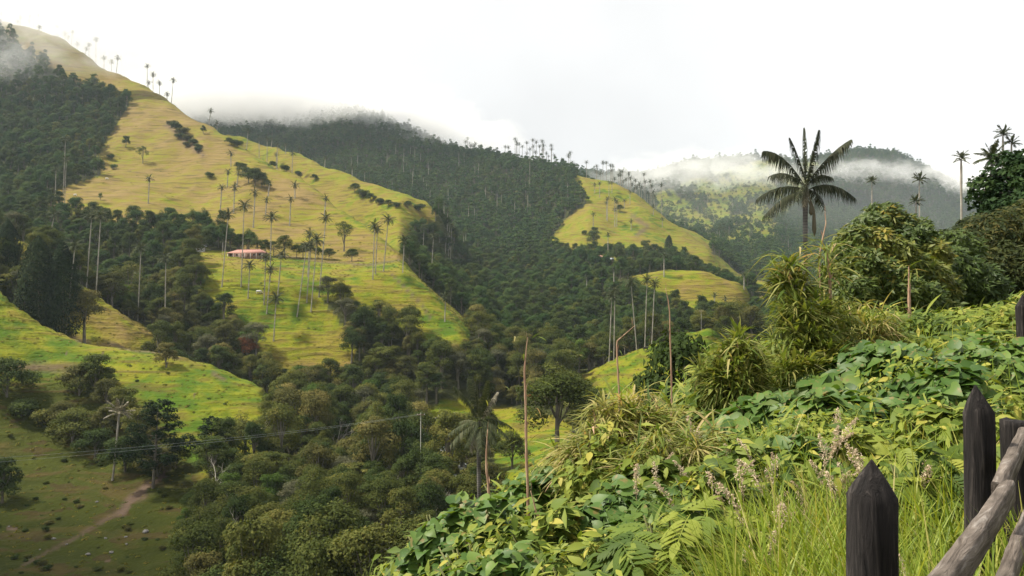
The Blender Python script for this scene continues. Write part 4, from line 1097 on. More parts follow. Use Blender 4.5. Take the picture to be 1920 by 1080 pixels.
mound('vine', 965, 905, 7.4, 100, 'broad-leaved vine heap beside the tall bare reddish cane', HV, 930, 0.101, 90, VM, 2)
mound('vine', 900, 1040, 5.2, 170, 'low broad-leaved vine at the lower edge, nearest the valley wood', HV, 1050, 0.094, 110, VM, 3)
mound('leafy_shrub', 1040, 850, 8.4, 90, 'pale green leafy shrub between the bare cane and the straw-coloured bamboo', {'oval': .8, 'heart': .2}, 1125, 0.111, 70, HM, 4)
mound('dwarf_bamboo', 1150, 752, 7.6, 130, 'straw-coloured dwarf bamboo clump arching over the brow', {'lance2': .65, 'lance': .35}, 3770, 0.198, 200, BM, 5, ypow=.7, burst=16, tintr=(.45, 1))
mound('dwarf_bamboo', 1240, 815, 6.6, 130, 'green and straw dwarf bamboo clump below the taller straw clump', {'lance2': .6, 'lance': .4}, 2900, 0.172, 150, BM, 6, ypow=.7, burst=16, tintr=(.3, 1))
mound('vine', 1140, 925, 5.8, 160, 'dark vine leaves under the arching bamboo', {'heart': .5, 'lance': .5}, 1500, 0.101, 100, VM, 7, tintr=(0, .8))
mound('leafy_shrub', 1255, 960, 4.7, 130, 'shrub with feather-shaped compound leaves at the lower edge', {'pinnate': 1.0}, 220, 0.323, 120, HM, 8, spread=.35)
mound('leafy_shrub', 1080, 1010, 4.9, 120, 'small-leaved green shrub beside the compound-leaved one', {'oval': .5, 'lance': .5}, 1250, 0.102, 60, HM, 9)
mound('leafy_shrub', 1300, 735, 9.2, 110, 'leafy green shrub between the two bamboo brakes', {'oval': .5, 'heart': .25, 'lance': .25}, 1750, 0.128, 80, HM, 10)
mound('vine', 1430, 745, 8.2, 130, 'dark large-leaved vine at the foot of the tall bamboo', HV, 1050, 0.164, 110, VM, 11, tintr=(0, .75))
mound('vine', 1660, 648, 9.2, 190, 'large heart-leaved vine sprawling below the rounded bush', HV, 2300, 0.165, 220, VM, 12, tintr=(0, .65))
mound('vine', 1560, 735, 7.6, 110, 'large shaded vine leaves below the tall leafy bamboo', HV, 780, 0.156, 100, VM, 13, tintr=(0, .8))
mound('vine', 1850, 640, 9.6, 130, 'pale green vine heap behind the tall pointed post', {'heart': .5, 'oval': .5}, 1950, 0.133, 130, VM, 14, tintr=(.3, 1))
mound('leafy_shrub', 1760, 755, 6.6, 110, 'green herb with oval leaves left of the tall pointed post', {'oval': .5, 'heart': .25, 'lance': .25}, 1250, 0.119, 90, HM, 15, tintr=(.2, 1))
mound('leafy_shrub', 1720, 835, 5.2, 90, 'compound-leaved herb between the two pointed posts', {'pinnate': .7, 'lance': .3}, 187, 0.247, 90, HM, 16)
mound('leafy_shrub', 1870, 740, 6.4, 90, 'bright green herbs behind the weathered fence rail', {'oval': .5, 'lance': .5}, 1125, 0.102, 60, HM, 17, tintr=(.3, 1))
mound('leafy_shrub', 1390, 830, 6.0, 120, 'mixed herbs below the plume grass', {'oval': .4, 'lance': .4, 'heart': .2}, 1500, 0.102, 70, HM, 18)
mound('leafy_shrub', 1350, 660, 11.0, 80, 'loose yellow-green shrub on the skyline of the slope', {'oval': .5, 'lance2': .5}, 2200, .15, 80, HM, 19, tintr=(.25, 1))
mound('dwarf_bamboo', 1600, 580, 12.0, 100, 'pale weeping bamboo clump in front of the rounded bush', {'lance2': .8, 'lance': .2}, 2755, 0.238, 80, BM, 20, hangx=.35, ypow=.7, burst=16, tintr=(.2, 1))
mound('leafy_shrub', 1420, 690, 10.5, 90, 'yellow-green shrub beside the drooping bamboo', {'oval': .4, 'lance': .6}, 1625, 0.145, 60, HM, 21, tintr=(.3, 1))
mound('leafy_shrub', 1830, 575, 15.0, 130, 'yellow-green rough scrub at the foot of the dark trees', {'lance': .6, 'oval': .4}, 3250, 0.170, 40, HM, 22, tintr=(.3, 1))
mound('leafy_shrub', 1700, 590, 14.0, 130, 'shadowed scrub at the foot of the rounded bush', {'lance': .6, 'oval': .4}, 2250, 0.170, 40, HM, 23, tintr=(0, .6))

mound('vine', 1760, 690, 8.0, 110, 'heart-leaved vine left of the tall pointed post top', HV, 1100, .14, 120, VM, 41, tintr=(0, .7))
mound('vine', 1480, 820, 6.2, 110, 'vine leaves in the herbs above the shorter post', {'heart': .6, 'oval': .4}, 900, .11, 90, VM, 42)
mound('leafy_shrub', 1330, 870, 5.4, 110, 'leafy herbs with mixed small leaves left of the meadow grass', {'oval': .5, 'heart': .25, 'lance': .25}, 1500, .09, 70, HM, 43)
mound('leafy_shrub', 1610, 800, 6.2, 110, 'yellow-green herbs behind the pale plume grass', {'oval': .4, 'lance': .4, 'heart': .2}, 1500, .10, 70, HM, 44, tintr=(.3, 1))
mound('leafy_shrub', 1885, 830, 5.4, 70, 'small herbs between the tall post and the rails', {'oval': .6, 'lance': .4}, 800, .09, 40, HM, 45, tintr=(.3, 1))
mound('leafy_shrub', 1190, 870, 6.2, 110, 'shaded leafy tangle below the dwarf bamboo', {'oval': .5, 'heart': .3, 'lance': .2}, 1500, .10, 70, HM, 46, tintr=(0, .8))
mound('leafy_shrub', 1010, 960, 5.6, 120, 'pale herb tangle round the short brown cane', {'oval': .4, 'lance': .4, 'heart': .2}, 1500, .10, 70, HM, 47, tintr=(.2, 1))
mound('leafy_shrub', 1120, 800, 7.0, 90, 'yellowing leafy tangle in front of the straw-coloured bamboo', {'oval': .5, 'lance': .5}, 1300, .10, 60, HM, 48, tintr=(.4, 1))

mound('leafy_shrub', 1730, 664, 8.4, 170, 'small-leaved creeper threading through the large heart-leaved vine', {'oval': .5, 'lance': .5}, 1700, .09, 60, HM, 51, tintr=(.35, 1))
mound('leafy_shrub', 1520, 770, 6.9, 120, 'yellowing small-leaved creeper among the shaded vine leaves', {'oval': .5, 'lance': .5}, 1400, .085, 60, HM, 52, tintr=(.4, 1))
mound('leafy_shrub', 900, 985, 5.7, 130, 'small-leaved creeper over the low broad-leaved vine', {'oval': .5, 'lance': .5}, 1300, .08, 60, HM, 53, tintr=(.3, 1))

# ---- tall canes, some with whorls of leaves
def cane(pts, d, r0, label, whorls=(), bend=0.0, group=None, nl=40, ls=.3, seed=0, solo=24):
    r = np.random.default_rng(seed + 400)
    W = [np.array(at(px, py, d)) for px, py in pts]
    b = W[0].copy(); b[2] = float(h_near(b[0], b[1])) - .1
    W = [b] + W if W[0][2] > b[2] + .05 else [b] + W[1:]
    W = np.array(W); s = np.linspace(0, 1, 26); si = np.linspace(0, 1, len(W))
    path = np.stack([np.interp(s, si, W[:, k]) for k in range(3)], 1)
    path[:, 0] += .004 * np.sin(s * 11 + seed)
    o = root('bamboo_cane', b, label, 'cane', group)
    mb = MB(); rad = r0 * np.interp(s, [0, .7, 1], [1.1, .75, .2]) * (1 + .22 * (np.arange(26) % 4 == 0))
    mb.tube(path - b, rad, 7)
    for i in range(4, 25, 4):                                # torn sheaths at the joints
        p = path[i] - b; a = r.uniform(0, 6.28); u = np.array([math.cos(a), math.sin(a), 0])
        mb.put([p + u * rad[i] * .8, p + u * rad[i] * 1.2 + [0, 0, .05], p + u * rad[i] * 2.6 + [0, 0, .11], p + np.cross(u, [0, 0, 1]) * rad[i] + [0, 0, .06]], [(0, 1, 2, 3)])
    add('culm', mb.mesh('culm', [M_CULM], True), o)
    sets = []
    for q, cnt in whorls:
        c = np.array([np.interp(q, s, path[:, k]) for k in range(3)]) - b
        k = cnt; a = r.uniform(0, 6.28, k); el = r.uniform(-.2, 1.1, k)
        X = np.stack([np.cos(a) * np.cos(el), np.sin(a) * np.cos(el), np.sin(el)], 1)
        P = c + X * r.uniform(.02, .14, k)[:, None] + r.normal(0, .05, (k, 3)) * np.array([1, 1, 1.6])
        Nn = np.cross(np.cross(X, [0, 0, 1.0]), X) + .3 * unit(r, k)
        sets.append(('lance2' if r.random() < .5 else 'lance', P, frames(X, Nn), ls * r.uniform(.6, 1.25, k), r.uniform(.1, .8, k)))
    if sets: leaf_parts(o, sets, solo, *BM)
    return o
cane([(990, 905), (986, 800), (983, 700), (990, 632)], 7.0, 0.0112, 'tall bare reddish cane standing alone against the valley wood', [(.97, 5), (.86, 4), (.74, 6), (.6, 4), (.48, 7), (.36, 7)], ls=.12, seed=1)
cane([(918, 950), (912, 880), (914, 805)], 7.0, 0.0112, 'short bare reddish cane right of the dark palm trunk', [(.97, 4)], ls=.1, seed=2)
cane([(1162, 770), (1158, 700), (1157, 640), (1190, 610)], 8.4, 0.0098, 'slender arching yellow cane over the straw-coloured bamboo', [(.6, 8)], ls=.12, seed=3)
cane([(1258, 820), (1259, 700), (1256, 585), (1247, 540)], 8.6, 0.0091, 'thin dark straight cane in front of the wooded valley', [(.5, 6)], ls=.1, seed=4)
cane([(1012, 1060), (1008, 980), (995, 920)], 5.6, 0.0098, 'short brown cane among the low vine leaves', [(.9, 8)], ls=.14, seed=5)
cane([(1383, 800), (1385, 720), (1384, 655)], 8.8, 0.0182, 'stout brown cane with a leafy tuft, shorter of the two', [(.98, 40), (.85, 34), (.7, 26), (.55, 20)], ls=.24, seed=7, solo=50)
cane([(1512, 830), (1505, 700), (1492, 560), (1478, 500)], 10.0, 0.0252, 'tall leafy bamboo cane below the large palm', [(1.0, 56), (.93, 44), (.84, 44), (.74, 44), (.64, 44), (.54, 40), (.44, 40)], ls=.27, seed=8, solo=80)
cane([(1562, 800), (1558, 640), (1556, 520), (1550, 470)], 10.5, 0.0210, 'leafy bamboo cane right of the large palm trunk', [(1.0, 36), (.9, 36), (.8, 36), (.7, 36), (.6, 36)], ls=.27, seed=9, solo=60)
cane([(1545, 790), (1540, 650), (1536, 480), (1549, 420), (1546, 395)], 11.0, 0.0112, 'thin pale dead cane rising above the leafy bamboo', [], seed=10)
cane([(1706, 640), (1705, 560), (1704, 500)], 18.0, 0.0350, 'reddish cane rising in the shade of the rounded bush', [(.98, 14)], ls=.3, seed=12)

# ---- rounded bush and the dark trees on the slope to the side
def leafy_mass(name, lobes_px, d, n, size, mats, label, seed, kinds=('slim', 'slim2'), cat='shrub', tintr=(0, 1), stems=6, foot=(0, 0), burst=0):
    r = np.random.default_rng(seed)
    c0 = at(*foot, d); g = float(h_near(c0.x, d))
    o = root(name, (c0.x, d, g), label, cat)
    base = np.array([c0.x, d, g])
    lob = []
    for px, py, rp, dd in lobes_px:
        p = np.array(at(px, py, d + dd)) - base; lob.append((*p, rp * (d + dd) / F, rp * (d + dd) / F * .85))
    lob = np.array(lob); w = lob[:, 3] ** 2; w /= w.sum()
    mb = MB()
    for kd in kinds:
        k = n // len(kinds); j = r.choice(len(lob), k, p=w); dv = unit(r, k)
        dv[:, 1] = np.where(r.random(k) < .6, -np.abs(dv[:, 1]), dv[:, 1])
        L_ = lob[j]; rad = np.clip(1 - np.abs(r.normal(0, .14, k)), .3, 1) * (1 + .14 * np.sin(dv[:, 0] * 8 + j) * np.cos(dv[:, 2] * 7))
        P = L_[:, :3] + dv * rad[:, None] * L_[:, [3, 3, 4]]
        ok = P[:, 2] > -.2
        Nn = .55 * dv + LIGHT * .5 + .7 * unit(r, k); Nn /= np.linalg.norm(Nn, axis=1)[:, None]
        X = dv * .5 + np.array([0, 0, -.18]) + .95 * unit(r, k); X -= (X * Nn).sum(1)[:, None] * Nn
        if burst:
            c = r.integers(0, k // burst, k); a_ = unit(r, k); a_[:, 2] = a_[:, 2] * .8 + .15; X = a_ + .45 * dv[c]; X /= np.linalg.norm(X, axis=1)[:, None]
            P = P[c] + X * (size * r.uniform(.05, .4, k))[:, None]; ok = P[:, 2] > -.2; Nn = np.cross(np.cross(X, [0, 0, 1.0]), X) + .35 * unit(r, k)
        lt = r.uniform(0, 1, len(lob)); tn = np.clip(tintr[0] + (tintr[1] - tintr[0]) * (.65 * lt[j] + .35 * r.random(k)), 0, 1)
        v, t, tt = joined(kd, P[ok], frames(X, Nn)[ok], (size * r.uniform(.6, 1.3, k))[ok], r, tn[ok]); mb.put(v, None, t, 0, tt)
    f = add('crown', mb.mesh('crown', [mats], True), o); f['kind'] = 'stuff'
    for i in range(stems):
        l = lob[r.integers(len(lob))]; st = MB()
        st.tube([(l[0] * .5, l[1] * .5, -.2), (l[0] * .7, l[1] * .7, l[2] * .5), (l[0], l[1], l[2])], [.06 * d / 22, .05 * d / 22, .02], 5)
        add('stem', st.mesh('stem', [M_BARK], True), o)
    return o
M_BUSH = leaf_mat('rounded_bush_leaf', [(0, (0.024, 0.050, 0.010)), (0.45, (0.075, 0.110, 0.018)), (0.8, (0.16, 0.17, 0.028)), (1, (0.30, 0.23, 0.04))], 0.3, rough=.5, spec=.25, obj_w=0.0)
M_RUSSET = leaf_mat('russet_tree_leaf', [(0, (0.014, 0.026, 0.008)), (0.5, (0.040, 0.052, 0.013)), (0.85, (0.085, 0.080, 0.02)), (1, (0.13, 0.10, 0.025))], 0.25, rough=.6, spec=.12, obj_w=0.0)
leafy_mass('rounded_bush', [(1655, 412, 34, 1), (1628, 428, 34, .5), (1685, 428, 36, 1), (1600, 452, 36, -.6), (1640, 462, 40, -.6), (1712, 452, 38, .6), (1580, 480, 30, -1), (1675, 480, 42, -.6), (1742, 478, 36, .4), (1612, 500, 44, -1.2), (1705, 505, 40, -.6), (1570, 520, 34, -1.2), (1655, 520, 42, -1.2), (1600, 548, 42, -1.6), (1738, 520, 40, -.4), (1690, 545, 40, -1.4), (1765, 540, 34, 0), (1728, 560, 38, -1.2), (1590, 585, 38, -1.8), (1770, 585, 30, -.8), (1640, 398, 18, 1), (1668, 392, 16, 1), (1722, 424, 18, 1.2)],
           22, 26000, .17, M_BUSH, 'big rounded bush with glossy leaves rising over the slope', 31, stems=12, foot=(1650, 620))
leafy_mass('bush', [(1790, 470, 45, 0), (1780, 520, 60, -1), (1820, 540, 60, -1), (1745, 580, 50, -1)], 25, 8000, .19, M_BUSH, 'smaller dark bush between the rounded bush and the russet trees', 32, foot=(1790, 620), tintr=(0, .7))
leafy_mass('russet_tree', [(1860, 450, 62, 0), (1910, 430, 60, 1), (1835, 505, 55, -1), (1890, 520, 75, -1), (1960, 480, 90, 0), (1850, 560, 60, -1), (1930, 560, 70, -1)], 32, 19000, .21, M_RUSSET, 'dense russet-green tree at the edge behind the fence', 33, ('slim', 'slim2'), 'tree', foot=(1890, 620))
leafy_mass('leafy_tree', [(1790, 455, 30, 0), (1760, 450, 22, 0), (1815, 430, 28, 1)], 36, 4000, .2, M_RUSSET, 'low russet treetop left of the dark conifer', 34, ('slim', 'slim2'), 'tree', foot=(1790, 600))
leafy_mass('tall_bamboo', [(1474, 520, 22, 0), (1484, 550, 32, 0), (1508, 590, 44, -.3), (1500, 645, 52, -.4), (1530, 690, 60, -.5), (1490, 720, 56, -.8), (1550, 640, 44, .2), (1560, 590, 26, .3)],
           10.2, 5200, .18, M_BAMBOO, 'tall leafy bamboo brake in front of the large palm trunk', 35, ('lance', 'lance2', 'slim'), 'bamboo', (.15, .85), 5, (1510, 760), 14)
leafy_mass('tall_bamboo', [(1385, 655, 26, 0), (1388, 690, 38, 0), (1378, 725, 46, -.2), (1340, 700, 34, 0)],
           9.0, 2600, .16, M_BAMBOO, 'smaller leafy bamboo brake left of the tall one', 36, ('lance', 'lance2', 'slim'), 'bamboo', (.15, .85), 4, (1385, 780), 14)
SHAPES['feathery_conifer'] = pine(77, 13, 5.4, 9000, .42)
TR_MESH['feathery_conifer'] = SHAPES['feathery_conifer'][0].mesh('conifer_trunk', [M_BARK], True); CR_MESH['feathery_conifer'] = SHAPES['feathery_conifer'][1]
M_CONIF2 = leaf_mat('near_conifer', [(0, (0.012, 0.028, 0.010)), (0.6, (0.028, 0.055, 0.016)), (1, (0.055, 0.085, 0.022))], 0.15, rough=.7, spec=.08, obj_w=0.0)
for px, py, d, s, lab in [(1925, 275, 48, 1.0, 'tall dark feathery conifer at the picture edge above the russet tree'), (1868, 372, 52, .78, 'dark conifer left of the tall one at the picture edge'), (1896, 325, 50, .9, 'dark conifer between the two others at the picture edge'), (1838, 412, 54, .7, 'low dark conifer at the left end of the dark row'), (1955, 300, 46, 1.0, 'dark conifer cut off by the picture edge')]:
    t = at(px, py, d); g = float(ground(t.x, d)); tree('feathery_conifer', M_CONIF2, (t.x, d, g - .3), (t.z - g) / 13, lab, None, 'conifer')

# ---- undergrowth and meadow grass over the whole near slope
r = np.random.default_rng(90)
def slope_points(n, d0, d1, px0, px1):
    d = d0 * (d1 / d0) ** r.random(n); px = r.uniform(px0, px1, n); x = (px - 960) / F * d
    return np.stack([x, d, h_near(x, d)], 1), px
mb = MB()
P, px = slope_points(25000, 3.2, 34, 700, 2700)
keep = P[:, 0] > np.interp(P[:, 1], _EY, _EX) - 3.0; P = P[keep]; px = px[keep]
hgt = .10 + .5 * np.clip(fbm(P[:, 0] * .9, P[:, 1] * .9, 3) + .45, 0, 1.2) * r.random(len(P)) ** .6
hgt *= np.where((px > 1330) & (P[:, 1] < 5.2), .35, 1); P[:, 2] += hgt
for kd, sl in (('slim2', slice(0, None, 3)), ('lance', slice(1, None, 3)), ('slim', slice(2, None, 3))):
    p = P[sl]; k = len(p); Nn = LIGHT + .7 * unit(r, k); Nn /= np.linalg.norm(Nn, axis=1)[:, None]; X = unit(r, k); X -= (X * Nn).sum(1)[:, None] * Nn
    v, t, tt = joined(kd, p, frames(X, Nn), {'slim2': .11, 'lance': .22, 'slim': .13}[kd] * r.uniform(.6, 1.4, k) * np.clip(p[:, 1] / 9, 1, 2), r); mb.put(v, None, t, 0, tt)
tag(add('undergrowth', mb.mesh('undergrowth', [M_HERB], True)), 'tangle of low herbs covering the near slope', kind='stuff')
mb = MB()
def grass(n, d0, d1, px0, px1, h0, h1, w):
    P, px = slope_points(n, d0, d1, px0, px1)
    c = fbm(P[:, 0] * 2.2, P[:, 1] * 2.2, 2)
    k = len(P); az = r.uniform(0, 6.28, k) * .6 + 2.2 * c; el = np.clip(r.normal(1.12, .28, k), .25, 1.5)
    X = np.stack([np.cos(az) * np.cos(el), np.sin(az) * np.cos(el), np.sin(el)], 1)
    Nn = np.stack([-np.cos(az) * np.sin(el), -np.sin(az) * np.sin(el), np.cos(el)], 1) + .35 * unit(r, k)
    S = r.uniform(h0, h1, k) * (1 + .3 * c)
    for i, kd in enumerate(('blade', 'blade2', 'blade3')):
        s = slice(i, None, 3); v, t, tt = joined(kd, P[s], frames(X[s], Nn[s]), S[s], r, np.clip(.5 + .35 * c[s] + r.normal(0, .22, len(S[s])), 0, 1)); mb.put(v, None, t, 0, tt)
grass(13000, 2.2, 4.9, 1340, 2000, .3, .68, 1)
grass(2600, 4.5, 7, 1430, 1960, .3, .6, 1)
grass(700, 8, 18, 1650, 2050, .4, .7, 1)
tag(add('grass', mb.mesh('grass', [M_GRASS], True)), 'long green meadow grass round the fence posts', kind='stuff')

# ---- plume grass: each seed head a thing
def plume_mesh(seed):
    r = np.random.default_rng(seed); mb = MB()
    s = np.linspace(0, 1, 9); bend = r.uniform(.05, .28)
    path = np.stack([bend * s ** 3 * .9, .03 * s ** 2, .62 * s - .18 * bend * s ** 4], 1)
    mb.tube(path, np.linspace(.0028, .0012, 9), 4, 0, .2)
    k = 110; q = r.uniform(.66, 1, k); c = np.stack([np.interp(q, s, path[:, j]) for j in range(3)], 1)
    w = .030 * np.sin(np.pi * np.clip((q - .64) / .38, 0.05, 1)) + .006
    dv = unit(r, k); dv[:, 2] = np.abs(dv[:, 2]) * .6
    leaf_quads(mb, c + dv * w[:, None] * r.uniform(.3, 1, k)[:, None], unit(r, k), .022, r, r.random(k), asp=.32)
    return mb.mesh('grass_plume', [M_PLUME])
PLM = [plume_mesh(s) for s in range(6)]
r2 = random.Random(5)
for (x0, x1_, d0, d1_, n, lab) in [(1365, 1450, 4.2, 6.0, 20, 'pinkish feathery grass seed head among the herbs below the dwarf bamboo'), (1500, 1640, 4.4, 6.4, 22, 'pale pink grass seed head in the drift above the shorter post'),
                                (1180, 1330, 5.2, 7.0, 14, 'straw-coloured grass seed head arching over the dwarf bamboo'), (1660, 1780, 3.6, 6.0, 8, 'lone grass seed head in the meadow between the two pointed posts')]:
    for i in range(n):
        d = r2.uniform(d0, d1_); px = r2.uniform(x0, x1_); x = (px - 960) / F * d
        o = add('grass_plume', r2.choice(PLM), None, (x, d, float(h_near(x, d))), (r2.uniform(-.15, .15), r2.uniform(-.15, .15), r2.uniform(0, 6.28)), r2.uniform(.62, 1.02))
        tag(o, lab, 'grass', 'grass seed heads: ' + lab.split(' grass')[0])

# ================================================================== TREES STANDING SINGLY
def ptree(px, py, hpx, kind, mat, label, group=None, name=None, wide=1.0, d=None, cat='tree', sink=0.0, top=None):
    g = hit(px, py) if d is None else None
    if g is None:
        g = at(px, py, d or 600); g.z = float(ground(g.x, g.y))
    H = {'spreading_tree': 11, 'domed_tree': 12.5, 'tall_tree': 14.5, 'low_tree': 8, 'rounded_tree': 10, 'umbrella_tree': 11, 'flat_topped_tree': 9, 'bush': 3.6, 'cypress': 24, 'pine_tree': 20, 'bare_tree': 9, 'airy_tree': 16}[kind]
    s = hpx * g.y / F / H if top is None else (float(z_of(top, g.y)) - g.z) / H
    g.z -= sink * s * H; s = s * (1 + sink)
    return tree(kind, mat, (g.x, g.y, g.z - .2), s * wide, label, group, name, cat=cat, sz=s)
for i, (px, py, h) in enumerate([(302, 446, 34), (318, 448, 36), (336, 450, 36), (352, 452, 33), (368, 455, 34), (386, 459, 38), (402, 462, 36), (418, 466, 34), (432, 470, 36), (448, 473, 34), (466, 476, 32), (482, 478, 32), (497, 480, 30), (513, 481, 30), (556, 483, 26), (568, 484, 28), (582, 485, 26), (596, 485, 22)]):
    ptree(px, py, h, ('rounded_tree', 'umbrella_tree', 'spreading_tree')[i % 3], M_DARK, f'{nth(i)} dark round tree from the left in the row behind the red-roofed house', 'dark tree row behind the house', wide=1.0)
ptree(534, 484, 46, 'domed_tree', M_OLIVE, 'yellow-green domed tree at the end of the red roof')
ptree(645, 472, 54, 'airy_tree', M_DARK, 'tall airy tree with bare lower trunk on the slope above the plateau')
ptree(617, 488, 22, 'low_tree', M_DARK, 'small dark round tree left of the tall airy tree foot', wide=1.1)
ptree(660, 490, 24, 'low_tree', M_DARK, 'small dark round tree right of the tall airy tree foot', wide=1.1)
ptree(243, 470, 98, 'airy_tree', M_OLIVE, 'tall sprawling airy tree with pale branching trunk left of the tree row', d=470)
for px, py, h, k, m, lab in [(236, 278, 22, 'rounded_tree', M_DARK, 'small dark round tree on the yellow slope beside the left wood'), (268, 308, 32, 'airy_tree', M_DARK, 'little open-crowned tree in the middle of the yellow slope'), (207, 300, 12, 'bush', M_DARK, 'tiny bush at the edge of the left wood'), (212, 318, 12, 'bush', M_FRESH, 'pale shrub at the edge of the left wood'),
                             (381, 252, 16, 'rounded_tree', M_DARK, 'small dark tree on the ridge line above the scrubby gully'), (393, 335, 14, 'bush', M_DARK, 'dark bush on the yellow slope above the tree row'), (188, 376, 16, 'tall_tree', M_FRESH, 'slim young tree on the lower yellow slope'), (370, 285, 12, 'bush', M_DARK, 'bush at the foot of the scrubby gully')]:
    ptree(px, py, h, k, m, lab)
for i, (px, py, h) in enumerate([(322, 238, 14), (332, 246, 16), (342, 254, 16), (336, 262, 12), (352, 264, 14), (362, 272, 13), (350, 276, 10), (372, 280, 10)]):
    ptree(px, py, h, 'bush', M_DARK if i % 2 else M_BROWN, f'{nth(i)} bush from the top in the scrubby gully of the yellow hill', 'bushes in the scrubby gully', wide=1.3, cat='bush')
for i, (px, py, h) in enumerate([(455, 330, 24), (466, 345, 30), (478, 350, 34), (490, 352, 28), (500, 356, 18), (446, 318, 14)]):
    ptree(px, py, h, 'low_tree', M_DARK, f'{nth(i)} dark tree from the left in the clump high on the yellow slope', 'dark clump on the yellow slope', cat='tree')
for i, (px, py, h) in enumerate([(665, 362, 18), (680, 372, 18), (695, 378, 16), (712, 384, 14), (728, 388, 14), (744, 390, 12), (430, 272, 14), (445, 276, 16), (512, 316, 14), (536, 322, 14), (590, 340, 12), (560, 330, 10), (765, 392, 14), (785, 398, 16)]):
    ptree(px, py, h, 'bush' if i % 2 else 'low_tree', M_DARK, f'{nth(i)} shrub in the hedge along the green spur behind the yellow hill', 'shrubs on the green spur', wide=1.2, cat='bush')
for px, py, h, w, lab in [(72, 665, 178, 1.0, 'big dark cypress, wider of the pair on the pasture spur'), (118, 690, 190, .8, 'big dark cypress, slimmer of the pair on the pasture spur'), (8, 560, 120, 1.0, 'dark cypress cut by the picture edge on the pasture spur')]:
    ptree(px, py, h, 'cypress', M_CONIF, lab, name='cypress', wide=w, d=345 if py > 600 else 380)
ptree(158, 640, 110, 'domed_tree', M_BROWN, 'brownish round tree leaning on the dark cypress pair', d=350)
ptree(288, 850, 165, 'pine_tree', M_CONIF, 'dark ragged pine in front of the bright pasture', name='pine_tree', d=222, wide=1.25)
ptree(396, 880, 108, 'pine_tree', M_CONIF, 'smaller dark pine against the bright pasture tongue', name='pine_tree', d=232, wide=1.2)
for px, py, h, k, m, lab in [(180, 748, 96, 'rounded_tree', M_OLIVE, 'round olive tree on the bank above the shaded pasture'), (148, 742, 70, 'low_tree', M_BROWN, 'brownish tree left of the round olive tree on the bank'), (228, 800, 86, 'rounded_tree', M_OLIVE, 'tree behind the half dead palm crown'), (135, 832, 78, 'low_tree', M_OLIVE, 'pale spreading tree on the shaded pasture'), (262, 880, 92, 'rounded_tree', M_BROWN, 'dark scrubby tree at the foot of the ragged pine'),
                             (235, 886, 80, 'low_tree', M_DARK, 'low dark tree right of the half dead palm trunk'), (12, 745, 90, 'low_tree', M_DARK, 'dark tree cut by the picture edge above the shaded pasture'), (4, 945, 100, 'rounded_tree', M_DARK, 'dark tree cut by the picture edge in the shaded pasture'), (90, 795, 40, 'bush', M_OLIVE, 'bush among the terraces of the shaded pasture'), (312, 690, 56, 'rounded_tree', M_BROWN, 'brown-green tree at the top of the bright pasture tongue'),
                             (330, 878, 64, 'rounded_tree', M_OLIVE, 'olive tree by the bend of the earth track'), (178, 858, 66, 'low_tree', M_DARK, 'dark bush left of the half dead palm trunk'), (200, 770, 76, 'domed_tree', M_BROWN, 'brownish domed tree below the round olive tree'), (255, 830, 84, 'domed_tree', M_OLIVE, 'olive tree left of the ragged pine'), (195, 820, 70, 'rounded_tree', M_BROWN, 'brownish tree just left of the half dead palm crown'), (115, 800, 56, 'low_tree', M_BROWN, 'brownish low tree left of the pale spreading tree'), (295, 895, 66, 'low_tree', M_BROWN, 'brownish low tree above the bend of the earth track'), (40, 780, 46, 'bush', M_DARK, 'dark bush on the terraces near the picture edge')]:
    ptree(px, py, h * .8, k, m, lab, sink=.2, wide=1.1, cat='bush' if k == 'bush' else 'tree')
ptree(1045, 850, 0, 'spreading_tree', M_OLIVE, 'wide yellow-green tree beside the tall bare reddish cane', wide=1.15, d=182, top=692)
ptree(960, 820, 70, 'rounded_tree', M_OLIVE, 'olive tree behind the crown of the near dark palm', d=240, wide=1.2)
ptree(1248, 745, 0, 'rounded_tree', M_DARK, 'dark round tree before the bright cattle pasture', d=72, top=642, wide=.62)
for px, py, h, k, m, lab in [(1112, 470, 40, 'domed_tree', M_DARK, 'big dark tree beside the far farm roofs'), (1253, 476, 36, 'cypress', M_CONIF, 'dark pointed tree in the far tree belt'), (1212, 486, 34, 'rounded_tree', M_DARK, 'large dark tree left of the pointed one in the far belt'), (1228, 486, 30, 'domed_tree', M_DARK, 'dark tree just left of the pointed one in the far belt'), (1340, 478, 26, 'tall_tree', M_DARK, 'dark tall tree, left one of the far pair on the low ridge'), (1362, 480, 28, 'tall_tree', M_DARK, 'dark tall tree, middle one on the low far ridge'), (1390, 486, 30, 'tall_tree', M_DARK, 'dark tall tree, right end of the low far ridge'),
                             (1278, 506, 22, 'rounded_tree', M_DARK, 'round tree on the small far pasture knoll'), (1240, 508, 20, 'umbrella_tree', M_DARK, 'flat-crowned tree on the small far pasture knoll'), (1300, 505, 24, 'spreading_tree', M_DARK, 'spreading tree on the small far pasture knoll'), (1160, 470, 16, 'low_tree', M_DARK, 'low tree right of the far farm roofs'), (1095, 440, 10, 'bush', M_DARK, 'bush on the lower far hill face'), (1115, 436, 11, 'bush', M_DARK, 'second bush on the lower far hill face'), (1162, 398, 14, 'low_tree', M_DARK, 'tree in the middle of the far hill face'), (1087, 356, 20, 'tall_tree', M_DARK, 'tree where the far forest meets the hill face')]:
    ptree(px, py, h, k, m, lab)
for px, py, h, lab in [(690, 765, 80, 'bleached bare tree in the valley wood'), (575, 1060, 110, 'pale bare tree with crooked branches low in the valley wood'), (455, 1075, 55, 'small bleached snag at the lower edge of the wood'), (862, 730, 60, 'grey leafless tree behind the near dark palm')]:
    ptree(px, py, h, 'bare_tree', M_PALEBARK, lab, d={690: 300, 575: 140, 455: 150, 862: 250}[px], wide=1.1)

